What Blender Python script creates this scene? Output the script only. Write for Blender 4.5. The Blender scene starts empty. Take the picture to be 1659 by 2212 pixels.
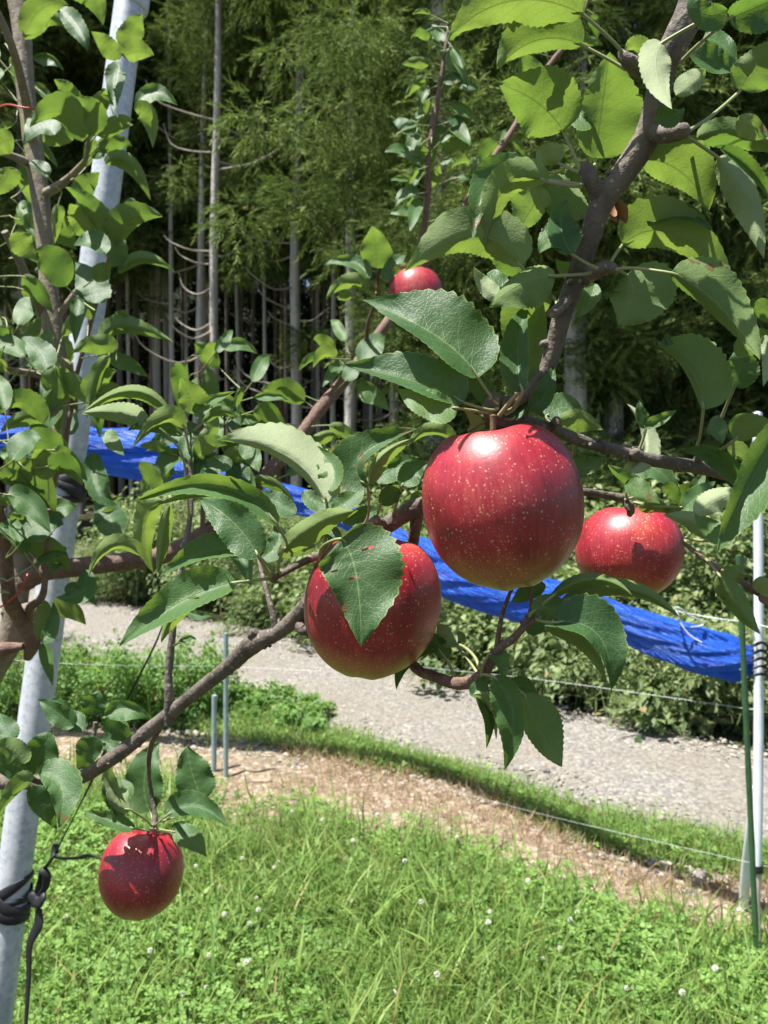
import bpy, math, random
import numpy as np
from mathutils import Matrix, Vector
random.seed(7); RNG = np.random.default_rng(7)
R = math.radians
C = bpy.context.scene.collection
# ------------------------------------------------------------------ camera, sky, sun
F = 1739.0; CX = 829.5; CY = 1106.0; EYE = 1.55; PITCH = 3.0     # photo measured on a 1659 x 2212 grid
cam = bpy.data.objects.new('camera', bpy.data.cameras.new('camera')); C.objects.link(cam)
cam.location = (0, 0, EYE); cam.rotation_euler = (R(90 - PITCH), 0, 0)
cam.data.sensor_fit = 'HORIZONTAL'; cam.data.sensor_width = 26.0; cam.data.lens = 26.0 * F / 1659
cam.data.clip_start = .02; cam.data.clip_end = 3000
cam.data.dof.use_dof = True; cam.data.dof.focus_distance = .45; cam.data.dof.aperture_fstop = 20
bpy.context.scene.camera = cam
SUN = Vector((-.30, -.09, .95)).normalized()
w = bpy.data.worlds.new('World'); bpy.context.scene.world = w; w.use_nodes = True
wn = w.node_tree.nodes; sky = wn.new('ShaderNodeTexSky'); sky.sky_type = 'NISHITA'; sky.sun_disc = False
sky.sun_elevation = math.asin(SUN.z); sky.sun_rotation = math.atan2(SUN.x, SUN.y)
sky.air_density = 1.0; sky.dust_density = 1.5
w.node_tree.links.new(sky.outputs[0], wn['Background'].inputs[0]); wn['Background'].inputs[1].default_value = .07
sl = bpy.data.lights.new('sun', 'SUN'); sl.energy = 5.0; sl.angle = R(.53); sl.color = (1, .965, .90)
so = bpy.data.objects.new('sun', sl); C.objects.link(so); so.rotation_euler = SUN.to_track_quat('Z', 'Y').to_euler()
vs = bpy.context.scene.view_settings; vs.view_transform = 'Standard'; vs.look = 'None'; vs.exposure = 1.24; vs.gamma = 1
# ------------------------------------------------------------------ helpers
cp, sp_ = math.cos(R(PITCH)), math.sin(R(PITCH))
def P(px, py, d):                       # photo grid position at a distance d ahead of the camera -> world
    px, py, d = np.broadcast_arrays(np.asarray(px, float), np.asarray(py, float), np.asarray(d, float))
    x = (px - CX) / F * d; u = -(py - CY) / F * d
    return np.stack([x, d * cp + u * sp_, EYE + u * cp - d * sp_], -1)
def G(px, py):                          # photo grid position -> point on the ground (z = 0)
    v = P(px, py, 1.0) - np.array([0, 0, EYE]); s = -EYE / v[..., 2:3]
    return v * s + np.array([0, 0, EYE])
class MB:
    def __init__(s): s.v = []; s.l = []; s.n = []; s.uv = []; s.c = []; s.mi = []; s.k = 0
    def add(s, v, f, uv=None, col=None, mi=0):
        v = np.asarray(v, float).reshape(-1, 3); f = np.asarray(f, int)
        s.v.append(v); s.l.append((f + s.k).ravel()); s.n.append(np.full(len(f), f.shape[1]))
        s.uv.append(np.zeros((len(v), 2)) if uv is None else np.asarray(uv, float).reshape(-1, 2))
        c = np.ones((len(v), 4)) * .5 if col is None else np.broadcast_to(np.asarray(col, float), (len(v), 4))
        s.c.append(c); s.mi.append(np.full(len(f), mi)); s.k += len(v)
    def build(s, name, mats, parent=None, smooth=True):
        me = bpy.data.meshes.new(name)
        v = np.concatenate(s.v); l = np.concatenate(s.l); n = np.concatenate(s.n); uv = np.concatenate(s.uv); c = np.concatenate(s.c)
        if parent is not None and parent.get('_o') is not None: v = v - np.array(parent['_o'])
        me.vertices.add(len(v)); me.vertices.foreach_set('co', v.astype('f').ravel())
        me.loops.add(len(l)); me.loops.foreach_set('vertex_index', l.astype('i'))
        me.polygons.add(len(n)); st = np.concatenate([[0], np.cumsum(n)[:-1]])
        me.polygons.foreach_set('loop_start', st.astype('i'))
        try: me.polygons.foreach_set('loop_total', n.astype('i'))
        except Exception: pass
        me.polygons.foreach_set('material_index', np.concatenate(s.mi).astype('i'))
        me.polygons.foreach_set('use_smooth', np.full(len(n), smooth))
        me.update(calc_edges=True)
        ul = me.uv_layers.new(name='UVMap'); ul.data.foreach_set('uv', uv[l].astype('f').ravel())
        ca = me.color_attributes.new(name='vary', type='FLOAT_COLOR', domain='POINT'); ca.data.foreach_set('color', c.astype('f').ravel())
        for m in (mats if isinstance(mats, (list, tuple)) else [mats]): me.materials.append(m)
        o = bpy.data.objects.new(name, me); C.objects.link(o)
        if parent is not None: o.parent = parent
        return o
def tag(o, label=None, cat=None, group=None, kind=None):
    if label: o['label'] = label
    if cat: o['category'] = cat
    if group: o['group'] = group
    if kind: o['kind'] = kind
    return o
def thing(name, loc, label, cat, group=None):
    o = bpy.data.objects.new(name, None); C.objects.link(o); o.location = tuple(float(a) for a in loc); o.empty_display_size = .05
    o['_o'] = [float(a) for a in loc]
    return tag(o, label, cat, group)
def smoothpath(pts, rad, sub=6):
    pts = np.asarray(pts, float); rad = np.asarray(rad, float)
    a = np.column_stack([pts, rad]); a = np.vstack([2 * a[0] - a[1], a, 2 * a[-1] - a[-2]]); out = []
    for i in range(1, len(a) - 2):
        for k in range(sub):
            t = k / sub
            out.append(.5 * ((2 * a[i]) + (-a[i-1] + a[i+1]) * t + (2*a[i-1] - 5*a[i] + 4*a[i+1] - a[i+2]) * t*t + (-a[i-1] + 3*a[i] - 3*a[i+1] + a[i+2]) * t**3))
    out.append(a[-2]); out = np.array(out)
    return out[:, :3], np.maximum(out[:, 3], 1e-5)
def tube(mb, pts, rad, sides=8, sub=6, mi=0, col=None, flat=1.0, knob=0.0, seed=0, cap=True, twist=0.0):
    rad = np.broadcast_to(np.asarray(rad, float), (len(pts),))
    p, r = smoothpath(pts, rad, sub) if len(pts) > 2 and sub > 1 else (np.asarray(pts, float), np.asarray(rad, float))
    n = len(p); t = np.gradient(p, axis=0); t /= np.linalg.norm(t, axis=1)[:, None] + 1e-12
    ref = np.array([0, -1, .12]); a0 = np.cross(t[0], ref)
    if np.linalg.norm(a0) < .1: a0 = np.cross(t[0], [1, 0, 0])
    a = a0 / np.linalg.norm(a0); A = []
    for i in range(n):
        a = a - t[i] * a.dot(t[i]); a /= np.linalg.norm(a); A.append(a)
    A = np.array(A); B = np.cross(t, A)
    rg = np.random.default_rng(seed + 11)
    if knob: r = r * (1 + knob * rg.normal(size=n) * .6)
    L = np.concatenate([[0], np.cumsum(np.linalg.norm(np.diff(p, axis=0), axis=1))])
    th = np.linspace(0, 2 * np.pi, sides, endpoint=False)[None, :] + (twist * np.linspace(0, 1, n))[:, None] * 0
    k = r[:, None] * (1 + (knob * .4 * rg.normal(size=(n, sides)) if knob else 0))
    tw = twist * np.linspace(0, 1, n)[:, None]
    e1 = np.cos(tw)[..., None] * A[:, None] + np.sin(tw)[..., None] * B[:, None]; e2 = -np.sin(tw)[..., None] * A[:, None] + np.cos(tw)[..., None] * B[:, None]
    V = p[:, None] + (np.cos(th) * k)[..., None] * e1 + (np.sin(th) * k * flat)[..., None] * e2
    V = V.reshape(-1, 3); i = np.arange(n - 1)[:, None] * sides; j = np.arange(sides)[None, :]; jn = (j + 1) % sides
    f = np.stack([i + j, i + jn, i + sides + jn, i + sides + j], -1).reshape(-1, 4)
    uv = np.stack([np.broadcast_to(np.arange(sides) / sides, (n, sides)), np.broadcast_to(L[:, None], (n, sides))], -1).reshape(-1, 2)
    base = mb.k
    mb.add(V, f, uv, col, mi)
    if cap:
        for ring, pt, flip in ((0, p[0] - t[0] * r[0] * .35, 1), (n - 1, p[-1] + t[-1] * r[-1] * .35, 0)):
            vv = np.vstack([V[ring * sides:(ring + 1) * sides], pt]); q = np.arange(sides)
            ff = np.stack([(q + 1) % sides, q, np.full(sides, sides)], -1) if flip else np.stack([q, (q + 1) % sides, np.full(sides, sides)], -1)
            mb.add(vv, ff, None, col, mi)
    return p, r
def rotmats(yaw, pit, roll):
    cy, sy, c2, s2, cr, sr = np.cos(yaw), np.sin(yaw), np.cos(pit), np.sin(pit), np.cos(roll), np.sin(roll)
    Z = np.zeros_like(cy); O = np.ones_like(cy)
    Rz = np.stack([cy, -sy, Z, sy, cy, Z, Z, Z, O], -1).reshape(-1, 3, 3)
    Rx = np.stack([O, Z, Z, Z, c2, -s2, Z, s2, c2], -1).reshape(-1, 3, 3)
    Ry = np.stack([cr, Z, sr, Z, O, Z, -sr, Z, cr], -1).reshape(-1, 3, 3)
    return Rz @ Rx @ Ry
def scatter(mb, tv, tf, pos, rot, scl, uv=None, col=None, mi=0):
    n, k = len(pos), len(tv); scl = np.asarray(scl, float)
    if scl.ndim == 1: scl = scl[:, None].repeat(3, 1)
    V = np.einsum('nij,nkj->nki', rot, tv[None] * scl[:, None]) + pos[:, None]
    Fc = (np.asarray(tf)[None] + (np.arange(n) * k)[:, None, None]).reshape(-1, len(tf[0]))
    U = None if uv is None else np.tile(uv, (n, 1))
    Cc = None if col is None else np.repeat(col, k, axis=0)
    mb.add(V.reshape(-1, 3), Fc, U, Cc, mi)
def col_rand(n, rg=RNG, g=0., b=0.):
    c = np.zeros((n, 4)); c[:, 0] = rg.random(n); c[:, 1] = g; c[:, 2] = b; c[:, 3] = 1; return c
# ------------------------------------------------------------------ materials
class NT:
    def __init__(s, name):
        s.m = bpy.data.materials.new(name); s.m.use_nodes = True; s.t = s.m.node_tree; s.t.nodes.clear()
        s.out = s.t.nodes.new('ShaderNodeOutputMaterial')
    def n(s, typ, **kw):
        nd = s.t.nodes.new('ShaderNode' + typ)
        for k, v in kw.items():
            if k.startswith('i_'):
                key = k[2:]; key = int(key) if key.isdigit() else key.replace('_', ' ')
                if isinstance(v, bpy.types.NodeSocket): s.t.links.new(v, nd.inputs[key])
                else: nd.inputs[key].default_value = v
            else: setattr(nd, k, v)
        return nd
    def link(s, a, b): s.t.links.new(a, b)
    def math(s, op, a, b=0.0, c=None):
        nd = s.n('Math', operation=op)
        for i, x in enumerate((a, b) if c is None else (a, b, c)):
            if isinstance(x, bpy.types.NodeSocket): s.link(x, nd.inputs[i])
            else: nd.inputs[i].default_value = x
        return nd.outputs[0]
    def ramp(s, fac, stops):
        nd = s.n('ValToRGB'); s.link(fac, nd.inputs[0]); e = nd.color_ramp.elements
        while len(e) < len(stops): e.new(.5)
        for i, (p, c) in enumerate(stops): e[i].position = p; e[i].color = tuple(c) + (1,) if len(c) == 3 else c
        return nd.outputs[0]
    def mix(s, f, a, b, typ='MIX'):
        nd = s.n('Mix', data_type='RGBA', blend_type=typ)
        for idx, x in ((0, f), (6, a), (7, b)):
            if isinstance(x, bpy.types.NodeSocket): s.link(x, nd.inputs[idx])
            else: nd.inputs[idx].default_value = (tuple(x) + (1,)) if isinstance(x, tuple) and len(x) == 3 else x
        return nd.outputs[2]
    def noise(s, vec, scale, detail=3, rough=.5):
        nd = s.n('TexNoise', i_Scale=scale, i_Detail=detail, i_Roughness=rough)
        if vec is not None: s.link(vec, nd.inputs['Vector'])
        return nd.outputs[0]
    def bump(s, h, strength=.5, dist=.01): return s.n('Bump', i_Height=h, i_Strength=strength, i_Distance=dist).outputs[0]
    def done(s, sh): s.link(sh, s.out.inputs[0]); return s.m
def bsdf(t, col, rough, nrm=None, spec=.5, **kw):
    p = t.n('BsdfPrincipled', i_Roughness=rough, i_Base_Color=col if isinstance(col, bpy.types.NodeSocket) else tuple(col) + (1,), **kw)
    p.inputs['Specular IOR Level'].default_value = spec
    if nrm is not None: t.link(nrm, p.inputs['Normal'])
    return p
def mat_apple_leaf():
    t = NT('apple_leaf'); g = t.n('NewGeometry'); uv = t.n('UVMap', uv_map='UVMap'); sx = t.n('SeparateXYZ', i_0=uv.outputs[0])
    u, v = sx.outputs[0], sx.outputs[1]                       # u along the midrib, v across (-1..1)
    at = t.n('Attribute', attribute_name='vary'); sc = t.n('SeparateColor', i_0=at.outputs[0])
    rnd, pale, brown = sc.outputs
    av = t.math('ABSOLUTE', v); obj = t.n('TexCoord').outputs['Object']
    mid = t.math('SUBTRACT', 1, t.math('SMOOTHSTEP' if False else 'DIVIDE', av, .045)); mid = t.math('MAXIMUM', mid, 0)
    q = t.math('FRACT', t.math('ADD', t.math('SUBTRACT', t.math('ADD', t.math('MULTIPLY', u, 7.0), t.math('MULTIPLY', t.noise(obj, 45, 2), .9)), t.math('MULTIPLY', t.math('POWER', av, .85), 2.0)), t.math('MULTIPLY', rnd, 3)))
    q = t.math('ABSOLUTE', t.math('SUBTRACT', q, .5)); side = t.math('MAXIMUM', t.math('SUBTRACT', 1, t.math('DIVIDE', t.math('SUBTRACT', .5, q), .05)), 0)
    side = t.math('MULTIPLY', side, t.math('SUBTRACT', 1, t.math('MULTIPLY', av, .7)))
    vo = t.n('TexVoronoi', feature='DISTANCE_TO_EDGE', i_Scale=420.0); t.link(obj, vo.inputs['Vector'])
    net = t.math('MAXIMUM', t.math('SUBTRACT', 1, t.math('DIVIDE', vo.outputs[0], .14)), 0)
    vein = t.math('MAXIMUM', t.math('MAXIMUM', mid, t.math('MULTIPLY', side, .8)), t.math('MULTIPLY', net, .22))
    blot = t.noise(obj, 38, 3)
    up = t.ramp(t.math('ADD', t.math('MULTIPLY', rnd, .6), t.math('MULTIPLY', blot, .45)), [(0.1, (.028, .080, .032)), (.5, (.048, .120, .038)), (.95, (.090, .170, .050))])
    lo = t.ramp(t.math('ADD', t.math('MULTIPLY', rnd, .5), t.math('MULTIPLY', blot, .5)), [(0.1, (.120, .195, .062)), (.9, (.190, .265, .085))])
    lo = t.mix(pale, lo, (.46, .52, .33)); up = t.mix(t.math('MULTIPLY', pale, .5), up, (.20, .30, .10))
    up = t.mix(t.math('MULTIPLY', vein, .62), up, (.27, .38, .14)); lo = t.mix(t.math('MULTIPLY', vein, .55), lo, (.36, .42, .20))
    base = t.mix(g.outputs['Backfacing'], up, lo)
    edge = t.math('GREATER_THAN', t.math('ADD', av, t.math('MULTIPLY', blot, .06)), .985)
    base = t.mix(t.math('MULTIPLY', edge, .45), base, (.26, .36, .08))
    sp = t.math('GREATER_THAN', t.math('ADD', t.noise(obj, 60, 2), t.math('MULTIPLY', brown, .22)), .78)
    base = t.mix(t.math('MULTIPLY', sp, .75), base, (.16, .07, .025))
    rough = t.math('ADD', .49, t.math('MULTIPLY', g.outputs['Backfacing'], .35))
    hgt = t.math('SUBTRACT', t.math('MULTIPLY', t.noise(obj, 190, 2), .7), t.math('ADD', t.math('MULTIPLY', t.math('MAXIMUM', mid, t.math('MULTIPLY', side, .4)), .7), t.math('MULTIPLY', net, .25)))
    nrm = t.bump(hgt, .30, .0012)
    b = bsdf(t, base, rough, nrm, .40)
    tr = t.n('BsdfTranslucent', i_Color=t.mix(t.math('MULTIPLY', vein, .75), t.mix(t.math('ADD', t.math('MULTIPLY', rnd, .55), t.math('MULTIPLY', t.math('SUBTRACT', blot, .3), .9)), (.10, .22, .025), (.31, .43, .065)), (.07, .12, .02))); t.link(nrm, tr.inputs['Normal'])
    mx = t.n('MixShader', i_0=.38); t.link(b.outputs[0], mx.inputs[1]); t.link(tr.outputs[0], mx.inputs[2])
    return t.done(mx.outputs[0])
def mat_foliage(name, a, b, trans=(.20, .34, .05), tf=.3, rough=.55, spec=.3):
    t = NT(name); at = t.n('Attribute', attribute_name='vary'); sc = t.n('SeparateColor', i_0=at.outputs[0])
    c = t.mix(sc.outputs[0], a, b); c = t.mix(sc.outputs[1], c, (.30, .21, .09))
    p = bsdf(t, c, rough, None, spec); tr = t.n('BsdfTranslucent', i_Color=trans + (1,))
    mx = t.n('MixShader', i_0=tf); t.link(p.outputs[0], mx.inputs[1]); t.link(tr.outputs[0], mx.inputs[2]); return t.done(mx.outputs[0])
def mat_bark(name, a, b, scale=60, spots=(.38, .33, .27), sa=.5, moss=None, stretch=(1, 1, .35), bd=.002):
    t = NT(name); o = t.n('TexCoord').outputs['Object']; mp = t.n('Mapping'); t.link(o, mp.inputs[0]); mp.inputs['Scale'].default_value = stretch
    n1 = t.noise(mp.outputs[0], scale, 5, .6); n2 = t.noise(o, scale * 4, 3, .6)
    c = t.ramp(t.math('ADD', t.math('MULTIPLY', n1, .8), t.math('MULTIPLY', n2, .25)), [(.3, a), (.75, b)])
    vo = t.n('TexVoronoi', i_Scale=scale * 3.4); t.link(o, vo.inputs['Vector'])
    c = t.mix(t.math('MULTIPLY', t.math('LESS_THAN', vo.outputs[0], .2), sa), c, spots)
    if moss: c = t.mix(t.math('MULTIPLY', t.math('GREATER_THAN', t.noise(o, scale * .35, 4, .7), .58), .7), c, moss)
    return t.done(bsdf(t, c, .72, t.bump(t.math('ADD', n1, t.math('MULTIPLY', n2, .8)), 1.0, bd), .3).outputs[0])
def mat_plain(name, a, b, scale=20, rough=.5, metal=0., bs=.2, bd=.002, spec=.5):
    t = NT(name); o = t.n('TexCoord').outputs['Object']; n1 = t.noise(o, scale, 4, .6)
    p = bsdf(t, t.ramp(n1, [(.3, a), (.7, b)]), rough, t.bump(n1, bs, bd), spec, i_Metallic=metal); return t.done(p.outputs[0])
def mat_apple():
    t = NT('apple_skin'); o = t.n('TexCoord').outputs['Object']; s = t.n('SeparateXYZ', i_0=o)
    info = t.n('ObjectInfo'); r0 = info.outputs['Random']
    off = t.n('VectorMath', operation='ADD'); t.link(o, off.inputs[0]); t.link(r0, off.inputs[1]); ob = off.outputs[0]
    ang = t.math('ARCTAN2', s.outputs[1], s.outputs[0]); z = t.math('DIVIDE', s.outputs[2], .04)
    cv = t.n('CombineXYZ', i_0=t.math('COSINE', ang), i_1=t.math('SINE', ang), i_2=t.math('MULTIPLY', z, .10)).outputs[0]
    st = t.noise(cv, 26, 4, .65); bl = t.noise(ob, 26, 3)
    m = t.math('ADD', t.math('MULTIPLY', st, .38), t.math('MULTIPLY', bl, .70))
    c = t.ramp(m, [(.30, (.085, .003, .009)), (.46, (.22, .007, .017)), (.60, (.36, .018, .030)), (.80, (.48, .085, .055))])
    # ground colour: yellow green towards the calyx, broken up by streaks
    low = t.math('ADD', t.math('MULTIPLY', z, -1.0), t.math('MULTIPLY', m, .9)); lowf = t.n('MapRange', i_0=low, i_1=.92, i_2=1.55).outputs[0]
    c = t.mix(t.math('MULTIPLY', lowf, .72), c, (.36, .27, .07))
    def spots(sc, thr, seedv):
        of = t.n('VectorMath', operation='ADD'); t.link(ob, of.inputs[0]); of.inputs[1].default_value = (seedv,) * 3
        wob = t.n('TexNoise', i_Scale=900.0, i_Detail=1.0); t.link(of.outputs[0], wob.inputs['Vector'])
        ad = t.n('VectorMath', operation='MULTIPLY_ADD'); t.link(wob.outputs['Color'], ad.inputs[0]); ad.inputs[1].default_value = (.0012,) * 3; t.link(of.outputs[0], ad.inputs[2])
        v = t.n('TexVoronoi', i_Scale=sc); t.link(ad.outputs[0], v.inputs['Vector'])
        sz = t.n('SeparateColor', i_0=v.outputs['Color']).outputs[0]
        return t.n('MapRange', i_0=t.math('SUBTRACT', t.math('MULTIPLY', t.math('POWER', sz, 2), thr), v.outputs[0]), i_1=-.02, i_2=.06).outputs[0]
    d1 = t.math('MULTIPLY', spots(540, .37, 0), .6); d2 = t.math('MULTIPLY', spots(620, .42, 3), t.math('MULTIPLY', t.n('MapRange', i_0=t.math('ADD', bl, t.math('MULTIPLY', z, -.12)), i_1=.42, i_2=.62).outputs[0], .6))
    c = t.mix(t.math('MAXIMUM', d1, d2), c, (.66, .36, .20))
    p = bsdf(t, c, t.math('ADD', .32, t.math('MULTIPLY', bl, .2)), t.bump(t.math('ADD', t.noise(ob, 420, 2), t.math('MULTIPLY', t.noise(ob, 45, 2), 2.0)), .16, .0007), .62, i_Coat_Weight=.28, i_Coat_Roughness=.34)
    p.inputs['Subsurface Weight'].default_value = .06; p.inputs['Subsurface Radius'].default_value = (.008, .003, .002); p.inputs['Subsurface Scale'].default_value = .5
    return t.done(p.outputs[0])
def mat_gravel(name, cols, sc, dark=.0, tan=None):
    t = NT(name); o = t.n('NewGeometry').outputs['Position']
    wb = t.n('TexNoise', i_Scale=sc * .8, i_Detail=2.0); t.link(o, wb.inputs[0]); ad = t.n('VectorMath', operation='MULTIPLY_ADD'); t.link(wb.outputs['Color'], ad.inputs[0]); ad.inputs[1].default_value = (.5 / sc,) * 3; t.link(o, ad.inputs[2])
    v = t.n('TexVoronoi', i_Scale=sc); t.link(ad.outputs[0], v.inputs['Vector']); v2 = t.n('TexVoronoi', i_Scale=sc * 2.9); t.link(ad.outputs[0], v2.inputs['Vector'])
    r1 = t.n('SeparateColor', i_0=v.outputs['Color']).outputs[0]; r2 = t.n('SeparateColor', i_0=v2.outputs['Color']).outputs[1]
    c = t.mix(.5, t.ramp(r1, cols), t.ramp(r2, cols)); big = t.noise(o, 1.3, 5, .6)
    if tan: c = t.mix(t.n('MapRange', i_0=big, i_1=.44, i_2=.62).outputs[0], c, tan, 'MIX')
    c = t.mix(t.math('MULTIPLY', t.n('MapRange', i_0=v.outputs[0], i_1=.35, i_2=.8).outputs[0], .55), c, (.10, .08, .06))
    h = t.math('ADD', t.math('SUBTRACT', 1, v.outputs[0]), t.math('MULTIPLY', t.math('SUBTRACT', 1, v2.outputs[0]), .4))
    return t.done(bsdf(t, c, .85, t.bump(h, 1.0, .007), .25).outputs[0])
def mat_soil():
    t = NT('soil'); o = t.n('NewGeometry').outputs['Position']; n1 = t.noise(o, 3, 6, .65); n2 = t.noise(o, 60, 3, .6)
    c = t.ramp(t.math('ADD', t.math('MULTIPLY', n1, .6), t.math('MULTIPLY', n2, .4)), [(.3, (.030, .040, .016)), (.7, (.085, .075, .035))])
    return t.done(bsdf(t, c, .95, t.bump(n2, 1, .02), .2).outputs[0])
def mat_net():
    t = NT('blue_net'); uv = t.n('UVMap', uv_map='UVMap'); s = t.n('SeparateXYZ', i_0=uv.outputs[0]); o = t.n('TexCoord').outputs['Object']
    wv = t.math('SINE', t.math('MULTIPLY', s.outputs[1], 420)); wu = t.math('SINE', t.math('MULTIPLY', s.outputs[0], 300))
    mp = t.n('Mapping'); t.link(uv.outputs[0], mp.inputs[0]); mp.inputs['Scale'].default_value = (9, 1.6, 1)
    fold = t.noise(mp.outputs[0], 3.0, 5, .65); c = t.ramp(t.math('ADD', fold, t.math('MULTIPLY', wv, .03)), [(.3, (.002, .040, .40)), (.5, (.003, .11, .68)), (.75, (.015, .20, .85))])
    p = bsdf(t, c, .42, t.bump(t.math('ADD', fold, t.math('MULTIPLY', t.math('ADD', wv, wu), .02)), .9, .03), .5)
    tr = t.n('BsdfTranslucent', i_Color=(.01, .16, .75, 1)); mx = t.n('MixShader', i_0=.25); t.link(p.outputs[0], mx.inputs[1]); t.link(tr.outputs[0], mx.inputs[2])
    tp = t.n('BsdfTransparent'); m2 = t.n('MixShader', i_0=t.n('MapRange', i_0=fold, i_1=.42, i_2=.75, i_3=.04, i_4=.36).outputs[0]); t.link(mx.outputs[0], m2.inputs[1]); t.link(tp.outputs[0], m2.inputs[2]); return t.done(m2.outputs[0])
def mat_galv():
    t = NT('galvanised_steel'); o = t.n('TexCoord').outputs['Object']; v = t.n('TexVoronoi', i_Scale=120.0); t.link(o, v.inputs['Vector'])
    r = t.n('SeparateColor', i_0=v.outputs['Color']).outputs[0]; mp = t.n('Mapping'); t.link(o, mp.inputs[0]); mp.inputs['Scale'].default_value = (1, 1, .25)
    n1 = t.noise(mp.outputs[0], 30, 4); c = t.ramp(t.math('ADD', t.math('MULTIPLY', r, .35), t.math('MULTIPLY', n1, .65)), [(.2, (.36, .39, .43)), (.8, (.60, .63, .67))])
    # stamped rows of small dark marks along the tube
    uv = t.n('UVMap', uv_map='UVMap'); s = t.n('SeparateXYZ', i_0=uv.outputs[0])
    a = t.math('LESS_THAN', t.math('FRACT', t.math('MULTIPLY', s.outputs[1], 62)), .42); col = t.math('LESS_THAN', t.math('FRACT', t.math('MULTIPLY', s.outputs[0], 9)), .30)
    mk = t.math('MULTIPLY', t.math('MULTIPLY', a, col), t.math('GREATER_THAN', t.noise(o, 160, 2), .48)); c = t.mix(t.math('MULTIPLY', mk, .3), c, (.20, .23, .27))
    return t.done(bsdf(t, c, .5, t.bump(n1, .1, .001), .5, i_Metallic=.15).outputs[0])
M = dict(leaf=mat_apple_leaf(), petiole=mat_plain('petiole', (.20, .27, .09), (.30, .26, .15), 60, .5), apple=mat_apple(),
  stem=mat_plain('apple_stem', (.10, .06, .03), (.22, .15, .07), 200, .7), bark=mat_bark('apple_bark', (.050, .040, .034), (.205, .170, .140), 55),
  trunkbark=mat_bark('apple_trunk_bark', (.12, .098, .070), (.30, .25, .185), 30, moss=(.20, .21, .06)), twig=mat_bark('twig_bark', (.10, .058, .044), (.24, .150, .115), 80),
  hillm=mat_plain('hill_shade_tone', (.006, .010, .005), (.020, .026, .012), .8, .95, spec=.1),  # near black hill colour stands in for shade behind the trunks
  cedarshade=mat_bark('cedar_bark_shade_tone', (.06, .05, .045), (.24, .21, .19), 3.0, sa=0, stretch=(6, 6, .35), bd=.03), farshade=mat_foliage('far_needles_shade_tone', (.004, .010, .004), (.022, .036, .012), (.06, .1, .02), .1),  # darker bark and needle colours carry the deep wood's shade
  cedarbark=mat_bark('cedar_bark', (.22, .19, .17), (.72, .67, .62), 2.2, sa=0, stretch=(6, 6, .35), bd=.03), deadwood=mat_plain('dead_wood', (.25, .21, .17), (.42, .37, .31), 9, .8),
  cedar=mat_foliage('cedar_needles', (.030, .060, .018), (.23, .29, .090), (.18, .28, .05), .20, .85, .1), cedarb=mat_foliage('blue_cedar_needles', (.030, .085, .035), (.075, .165, .065), (.12, .30, .09), .28),
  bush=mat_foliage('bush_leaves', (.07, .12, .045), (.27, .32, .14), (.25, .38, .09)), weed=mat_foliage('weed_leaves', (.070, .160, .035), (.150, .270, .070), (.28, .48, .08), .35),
  grass=mat_foliage('grass_blades', (.085, .175, .035), (.26, .36, .09), (.36, .48, .14), .35), clover=mat_foliage('clover_leaves', (.060, .155, .030), (.22, .37, .09), (.32, .50, .12), .35),
  dry=mat_foliage('dry_grass', (.25, .165, .095), (.42, .32, .20), (.5, .3, .14), .25), gravel=mat_gravel('road_gravel', [(0, (.10, .105, .115)), (.35, (.19, .185, .18)), (.7, (.27, .25, .22)), (1, (.44, .40, .34))], 46, tan=(.225, .205, .175)),
  tan=mat_gravel('tan_gravel', [(0, (.10, .070, .048)), (.4, (.215, .155, .105)), (.8, (.33, .25, .175)), (1, (.50, .42, .33))], 34), soil=mat_soil(), net=mat_net(), galv=mat_galv(),
  pebble=mat_foliage('pebbles', (.13, .125, .125), (.42, .37, .30), (.1, .1, .1), .0, .8), white=mat_plain('white_tube', (.66, .70, .76), (.80, .83, .88), 12, .4), rust=mat_plain('pink_primer_tube', (.42, .32, .29), (.62, .52, .48), 14, .6),
  greenst=mat_plain('green_stake', (.025, .075, .03), (.05, .12, .05), 30, .45), greyst=mat_plain('grey_green_stake', (.18, .25, .25), (.28, .36, .36), 30, .45), black=mat_plain('black_strap', (.006, .006, .008), (.018, .018, .022), 80, .55),
  wire=mat_plain('pale_wire', (.42, .44, .46), (.60, .62, .64), 50, .4, .3), rope=mat_plain('white_rope', (.65, .64, .62), (.80, .79, .77), 200, .8), redw=mat_plain('red_wire', (.42, .05, .02), (.55, .08, .03), 50, .4), flower=mat_plain('clover_flower', (.80, .78, .68), (.95, .93, .86), 300, .8, bs=.8),
  deadleaf=mat_plain('dead_leaf', (.14, .055, .02), (.26, .11, .045), 200, .7))
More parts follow.
